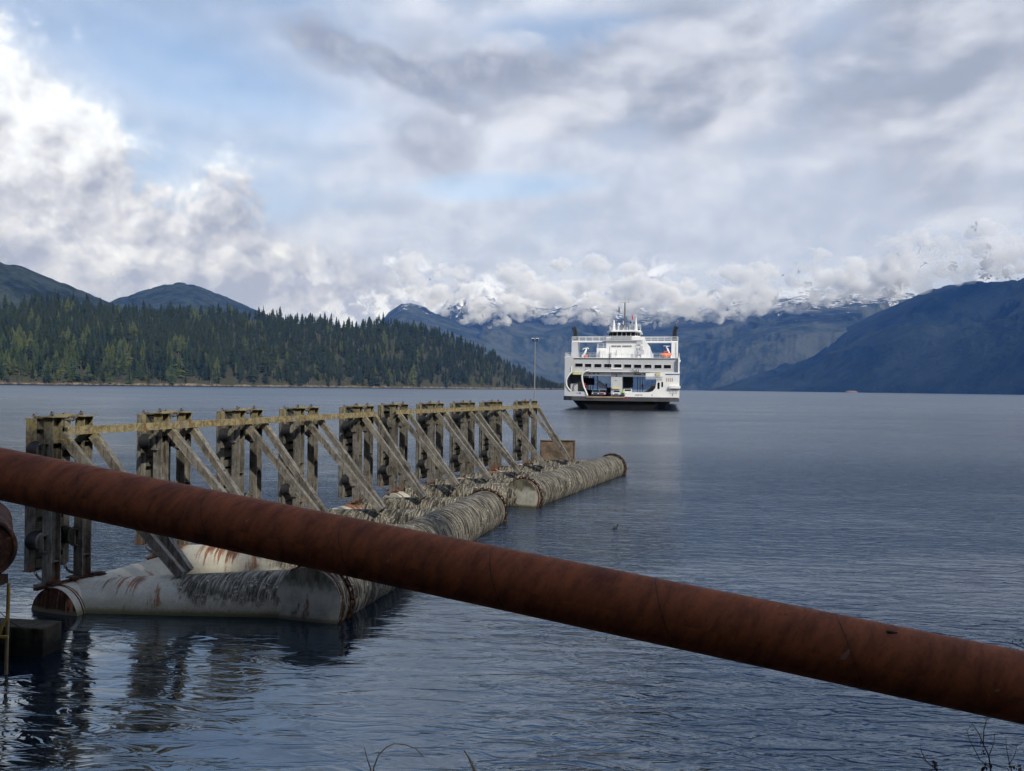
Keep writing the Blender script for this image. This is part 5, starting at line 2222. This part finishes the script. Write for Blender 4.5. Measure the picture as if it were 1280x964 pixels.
    rail('railing', [(fx(455, y3), y3 + 7), (fx(455, y3), y3 + 0.2), (fx(668, y3), y3 + 0.2), (fx(668, y3), y3 + 7)], zr, 0.95, 1.2, 3)
    # masts, radars, domes
    mb = MB()
    ym = y3 + 3.5
    X_ = lambda a: fx(a, ym)
    Z_ = lambda b: fz(b, ym)
    mb.cyl((X_(562), ym, zr), (X_(562), ym, Z_(105)), 0.24, 0.14, n=8)
    mb.bar((X_(526), ym, Z_(104)), (X_(598), ym, Z_(102)), 0.07)
    mb.bar((X_(548), ym, Z_(210)), (X_(576), ym, Z_(210)), 0.06)
    mb.bar((X_(562), ym, Z_(105)), (X_(562), ym, Z_(60)), 0.06)
    mb.bar((X_(586), ym, Z_(103)), (X_(588), ym, Z_(70)), 0.05)
    mb.bar((X_(522), ym, Z_(104)), (X_(518), ym, zr), 0.03)
    mb.build('mast', simple('mast_dark_grey', (0.10, 0.11, 0.12), 0.5), parent=root)
    mb = MB()
    mb.bar((X_(588), ym, Z_(72)), (X_(632), ym, Z_(66)), 0.06)
    mb.bar((X_(592), ym, Z_(66)), (X_(626), ym, Z_(80)), 0.05)
    mb.bb(X_(550), X_(556), ym - 0.4, ym + 0.4, zr, Z_(235))
    mb.build('wind_instrument', M_RL, parent=root)
    for a, b, mt_, w in ((521, 152, M_BLK, 8), (617, 208, M_RED, 9)):
        mb = MB()
        mb.add([(X_(a - w / 2), ym, Z_(b - 22)), (X_(a + w / 2), ym + 0.1, Z_(b - 14)), (X_(a + w / 2), ym - 0.1, Z_(b + 20)), (X_(a - w / 2), ym, Z_(b + 16)),
                (X_(a - w / 2), ym + 0.02, Z_(b - 22)), (X_(a + w / 2), ym + 0.12, Z_(b - 14)), (X_(a + w / 2), ym - 0.08, Z_(b + 20)), (X_(a - w / 2), ym + 0.02, Z_(b + 16))],
               [(0, 1, 2, 3), (7, 6, 5, 4), (0, 4, 5, 1), (3, 2, 6, 7), (0, 3, 7, 4), (1, 5, 6, 2)])
        mb.build('flag', mt_, parent=root)
    mb = MB()
    mb.cyl((X_(642), ym, zr), (X_(640), ym, Z_(205)), 0.42, 0.10, n=8)
    mb.bar((X_(612), ym, zr), (X_(616), ym, Z_(190)), 0.05)
    mb.cyl((X_(486), ym, zr), (X_(486), ym, Z_(240)), 0.45, 0.20, n=8)
    mb.sph((X_(486), ym, Z_(236)), 0.26, 10, 8)
    mb.cyl((X_(518), ym, zr), (X_(518), ym, Z_(262)), 0.16, n=8)
    mb.sph((X_(521), ym, Z_(258)), 0.38, 10, 8)
    mb.bar((X_(580), ym, Z_(280)), (X_(582), ym, zr), 0.10)
    mb.bar((X_(600), ym, Z_(262)), (X_(601), ym, zr), 0.07)
    mb.build('radar_masts', M_FW, parent=root)
    mb = MB()
    mb.sph((X_(603), ym - 0.3, Z_(246)), 0.25, 8, 6)
    mb.bb(X_(548), X_(560), ym - 0.8, ym - 0.5, Z_(285), Z_(262))
    mb.bb(X_(585), X_(620), ym - 0.6, ym - 0.4, Z_(289), Z_(284))
    mb.build('searchlight', M_BLK, parent=root)

    # ---- davits
    for name, pts, s in (('davit', [(262, 490), (282, 462), (292, 436), (288, 428), (270, 430), (266, 440)], 0), ('davit', [(890, 500), (872, 465), (860, 430), (852, 418), (866, 412)], 1)):
        yd = 8.0
        mb = MB()
        mb.tube([(fx(a, yd), yd, fz(b, yd)) for a, b in pts], [0.30, 0.28, 0.2, 0.15, 0.12, 0.1][:len(pts)], n=8)
        if s == 0:
            mb.tube([(fx(284, yd), yd, fz(432, yd)), (fx(300, yd), yd, fz(425, yd)), (fx(310, yd), yd, fz(432, yd))], 0.13, n=6)
        else:
            mb.bar((fx(832, yd), yd, fz(410, yd)), (fx(878, yd), yd, fz(411, yd)), 0.10)
        mb.build(name, M_FW, parent=root)
    return root, fx, fz, DK


FERRY, ffx, ffz, FDK = build_ferry()


def fworld(x, y, z):
    return FERRY.location + Matrix.Rotation(F_YAW, 3, 'Z') @ Vector((x, y, z))


def rescue_boat(zx, zy, yb, L, lab, sc=1.0):
    root = empty('rescue_boat', fworld(ffx(zx, yb), yb, ffz(zy, yb)), F_YAW + R(20), lab, 'rescue boat', None)
    root.scale = (sc, sc, sc)
    mb = MB()
    pts = [(-L / 2, 0, 0.30), (-L / 3, 0, 0.1), (0, 0, 0.0), (L / 3, 0, 0.1), (L / 2, 0, 0.35)]
    mb.tube(pts, [0.15, 0.50, 0.62, 0.5, 0.15], n=12)
    mb.build('hull', M_ORG, parent=root)
    mb = MB()
    mb.bb(-0.5, 0.5, -0.35, 0.35, 0.45, 1.0)
    mb.build('canopy', M_ORG, parent=root, bevel=0.12)
    mb = MB()
    mb.bb(-0.35, 0.35, -0.37, -0.354, 0.62, 0.88)
    mb.build('window', M_GLS, parent=root)
    mb = MB()
    for x in (-L * 0.3, L * 0.3):
        mb.bb(x - 0.08, x + 0.08, -0.5, 0.5, -0.75, -0.35)
    mb.build('cradle', M_BLK, parent=root)


rescue_boat(852, 476, 7.0, 2.6, 'orange rescue boat under the right davit of the ferry')
rescue_boat(290, 486, 7.0, 2.2, 'small orange rescue craft under the left davit of the ferry', 0.45)

CAR_BODY = [(-2.1, .35), (-2.15, .75), (-1.95, .95), (-1.2, 1.0), (-0.55, 1.45), (0.9, 1.5), (1.75, 1.02), (2.1, .95), (2.15, .4)]


def car(zx, yb, mt, lab, van=False):
    # nose towards the bow (local -y)
    root = empty('car', fworld(ffx(zx, yb), yb, FDK + 0.02), F_YAW, lab, 'car', 'cars on the ferry deck')
    k = 1.25 if van else 1.0
    body = [(y, z * k) for y, z in CAR_BODY]
    mb = MB()
    mb.prism(body, -0.90, 0.90, axis='x')
    bo = mb.build('body', mt, parent=root, bevel=0.07)
    mb = MB()
    mb.box((0, -0.895, 1.235 * k), (1.42, 0.03, 0.62), (R(-52), 0, 0))
    mb.build('windscreen', M_GLS, parent=root)
    mb = MB()
    for s in (-1, 1):
        mb.bb(s * 0.905 - 0.006, s * 0.905 + 0.006, -0.45, 1.1, 1.03 * k, 1.38 * k)
    mb.build('side_glass', M_GLS, parent=root)
    for s in (-1, 1):
        for y in (-1.35, 1.35):
            mb = MB()
            mb.cyl((s * 0.93, y, 0.33), (s * 0.70, y, 0.33), 0.33, n=16)
            w = mb.build('wheel', M_BLK, parent=root)
        mb = MB()
        mb.bb(s * 0.68 - 0.18, s * 0.68 + 0.18, -2.19, -2.155, 0.64 * k, 0.80 * k)
        mb.build('headlight', M_FW, parent=root)
    mb = MB()
    mb.bb(-0.42, 0.42, -2.19, -2.156, 0.52, 0.74 * k)
    mb.build('grille', M_BLK, parent=root)


car(366, 4.5, simple('car_blue_grey', (0.10, 0.15, 0.20), 0.3), 'blue grey car parked in the left lane of the ferry deck')
car(412, 7.5, simple('car_faded_pink', (0.45, 0.25, 0.30), 0.35), 'pinkish red car behind the blue grey one on the ferry deck')
car(512, 1.9, simple('car_silver', (0.55, 0.58, 0.60), 0.3), 'silver white car in front of the centre casing of the ferry')
car(590, 4.0, simple('car_white', (0.72, 0.72, 0.70), 0.3), 'white car just right of the crew member on the ferry deck', True)
car(445, 10.5, simple('car_black', (0.02, 0.02, 0.022), 0.3), 'black car next to the centre casing, left lane of the ferry')


def person():
    zx, yb = 557, 0.9
    loc = fworld(ffx(zx, yb), yb, FDK + 0.02)
    root = empty('person', loc, F_YAW, 'crew member in green high visibility jacket standing at the ferry bow', 'person')
    J = dict(pel=(0, 0, .95), ch=(0, 0, 1.25), nk=(0, 0, 1.48), hd=(0, -.02, 1.60), ht=(0, -.01, 1.74), ls=(-.19, 0, 1.42), le=(-.25, -.02, 1.14), lw=(-.24, -.08, .90),
             lh=(-.235, -.1, .80), rs=(.19, 0, 1.42), re=(.27, .02, 1.15), rw=(.24, -.10, .93), rh=(.235, -.12, .83), lhip=(-.1, 0, .9), lk=(-.11, -.02, .49), la=(-.12, .02, .09),
             lt=(-.13, -.14, .04), rhip=(.1, 0, .9), rk=(.12, -.02, .49), ra=(.13, .02, .09), rt=(.14, -.14, .04))
    rad = dict(pel=.15, ch=.16, nk=.06, hd=.095, ht=.08, ls=.075, le=.055, lw=.04, lh=.045, rs=.075, re=.055, rw=.04, rh=.045, lhip=.1, lk=.07, la=.05, lt=.04,
               rhip=.1, rk=.07, ra=.05, rt=.04)
    ed = [('pel', 'ch'), ('ch', 'nk'), ('nk', 'hd'), ('hd', 'ht'), ('ch', 'ls'), ('ls', 'le'), ('le', 'lw'), ('lw', 'lh'), ('ch', 'rs'), ('rs', 're'), ('re', 'rw'),
          ('rw', 'rh'), ('pel', 'lhip'), ('lhip', 'lk'), ('lk', 'la'), ('la', 'lt'), ('pel', 'rhip'), ('rhip', 'rk'), ('rk', 'ra'), ('ra', 'rt')]
    ks = list(J)
    me = bpy.data.meshes.new('body')
    me.from_pydata([J[k] for k in ks], [(ks.index(a), ks.index(b)) for a, b in ed], [])
    o = link('body', me, root)
    bm = bmesh.new()
    bm.from_mesh(me)
    ly = bm.verts.layers.skin.verify()
    bm.verts.ensure_lookup_table()
    for i, k in enumerate(ks):
        bm.verts[i][ly].radius = (rad[k], rad[k] * (0.75 if k in ('pel', 'ch') else 1))
        bm.verts[i][ly].use_root = (k == 'pel')
    bm.to_mesh(me)
    bm.free()
    me.materials.append(simple('navy_work_clothes', (0.02, 0.025, 0.045), 0.8))
    o.modifiers.new('skin', 'SKIN')
    s = o.modifiers.new('sub', 'SUBSURF')
    s.levels = s.render_levels = 1
    mb = MB()
    mb.tube([(0, 0, .88), (0, 0, 1.1), (0, 0, 1.32), (0, 0, 1.44), (0, 0, 1.49)], [.19, .185, .20, .16, .08], n=14)
    for s_ in (-1, 1):
        mb.tube([(s_ * .17, 0, 1.42), (s_ * .245, 0, 1.25), (s_ * .265, 0, 1.12), (s_ * .25, -.06, .95)], [.085, .08, .07, .06], n=10)
    mb.build('jacket', M_GRN, parent=root)
    mb = MB()
    mb.sph((0, -.01, 1.665), (.105, .115, .125), 12, 8)
    hd = mb.build('head', simple('skin', (0.45, 0.27, 0.2), 0.6), parent=root)
    mb = MB()
    mb.sph((0, 0, 1.72), (.125, .14, .085), 12, 8)
    mb.build('hard_hat', M_FW, parent=root)


person()
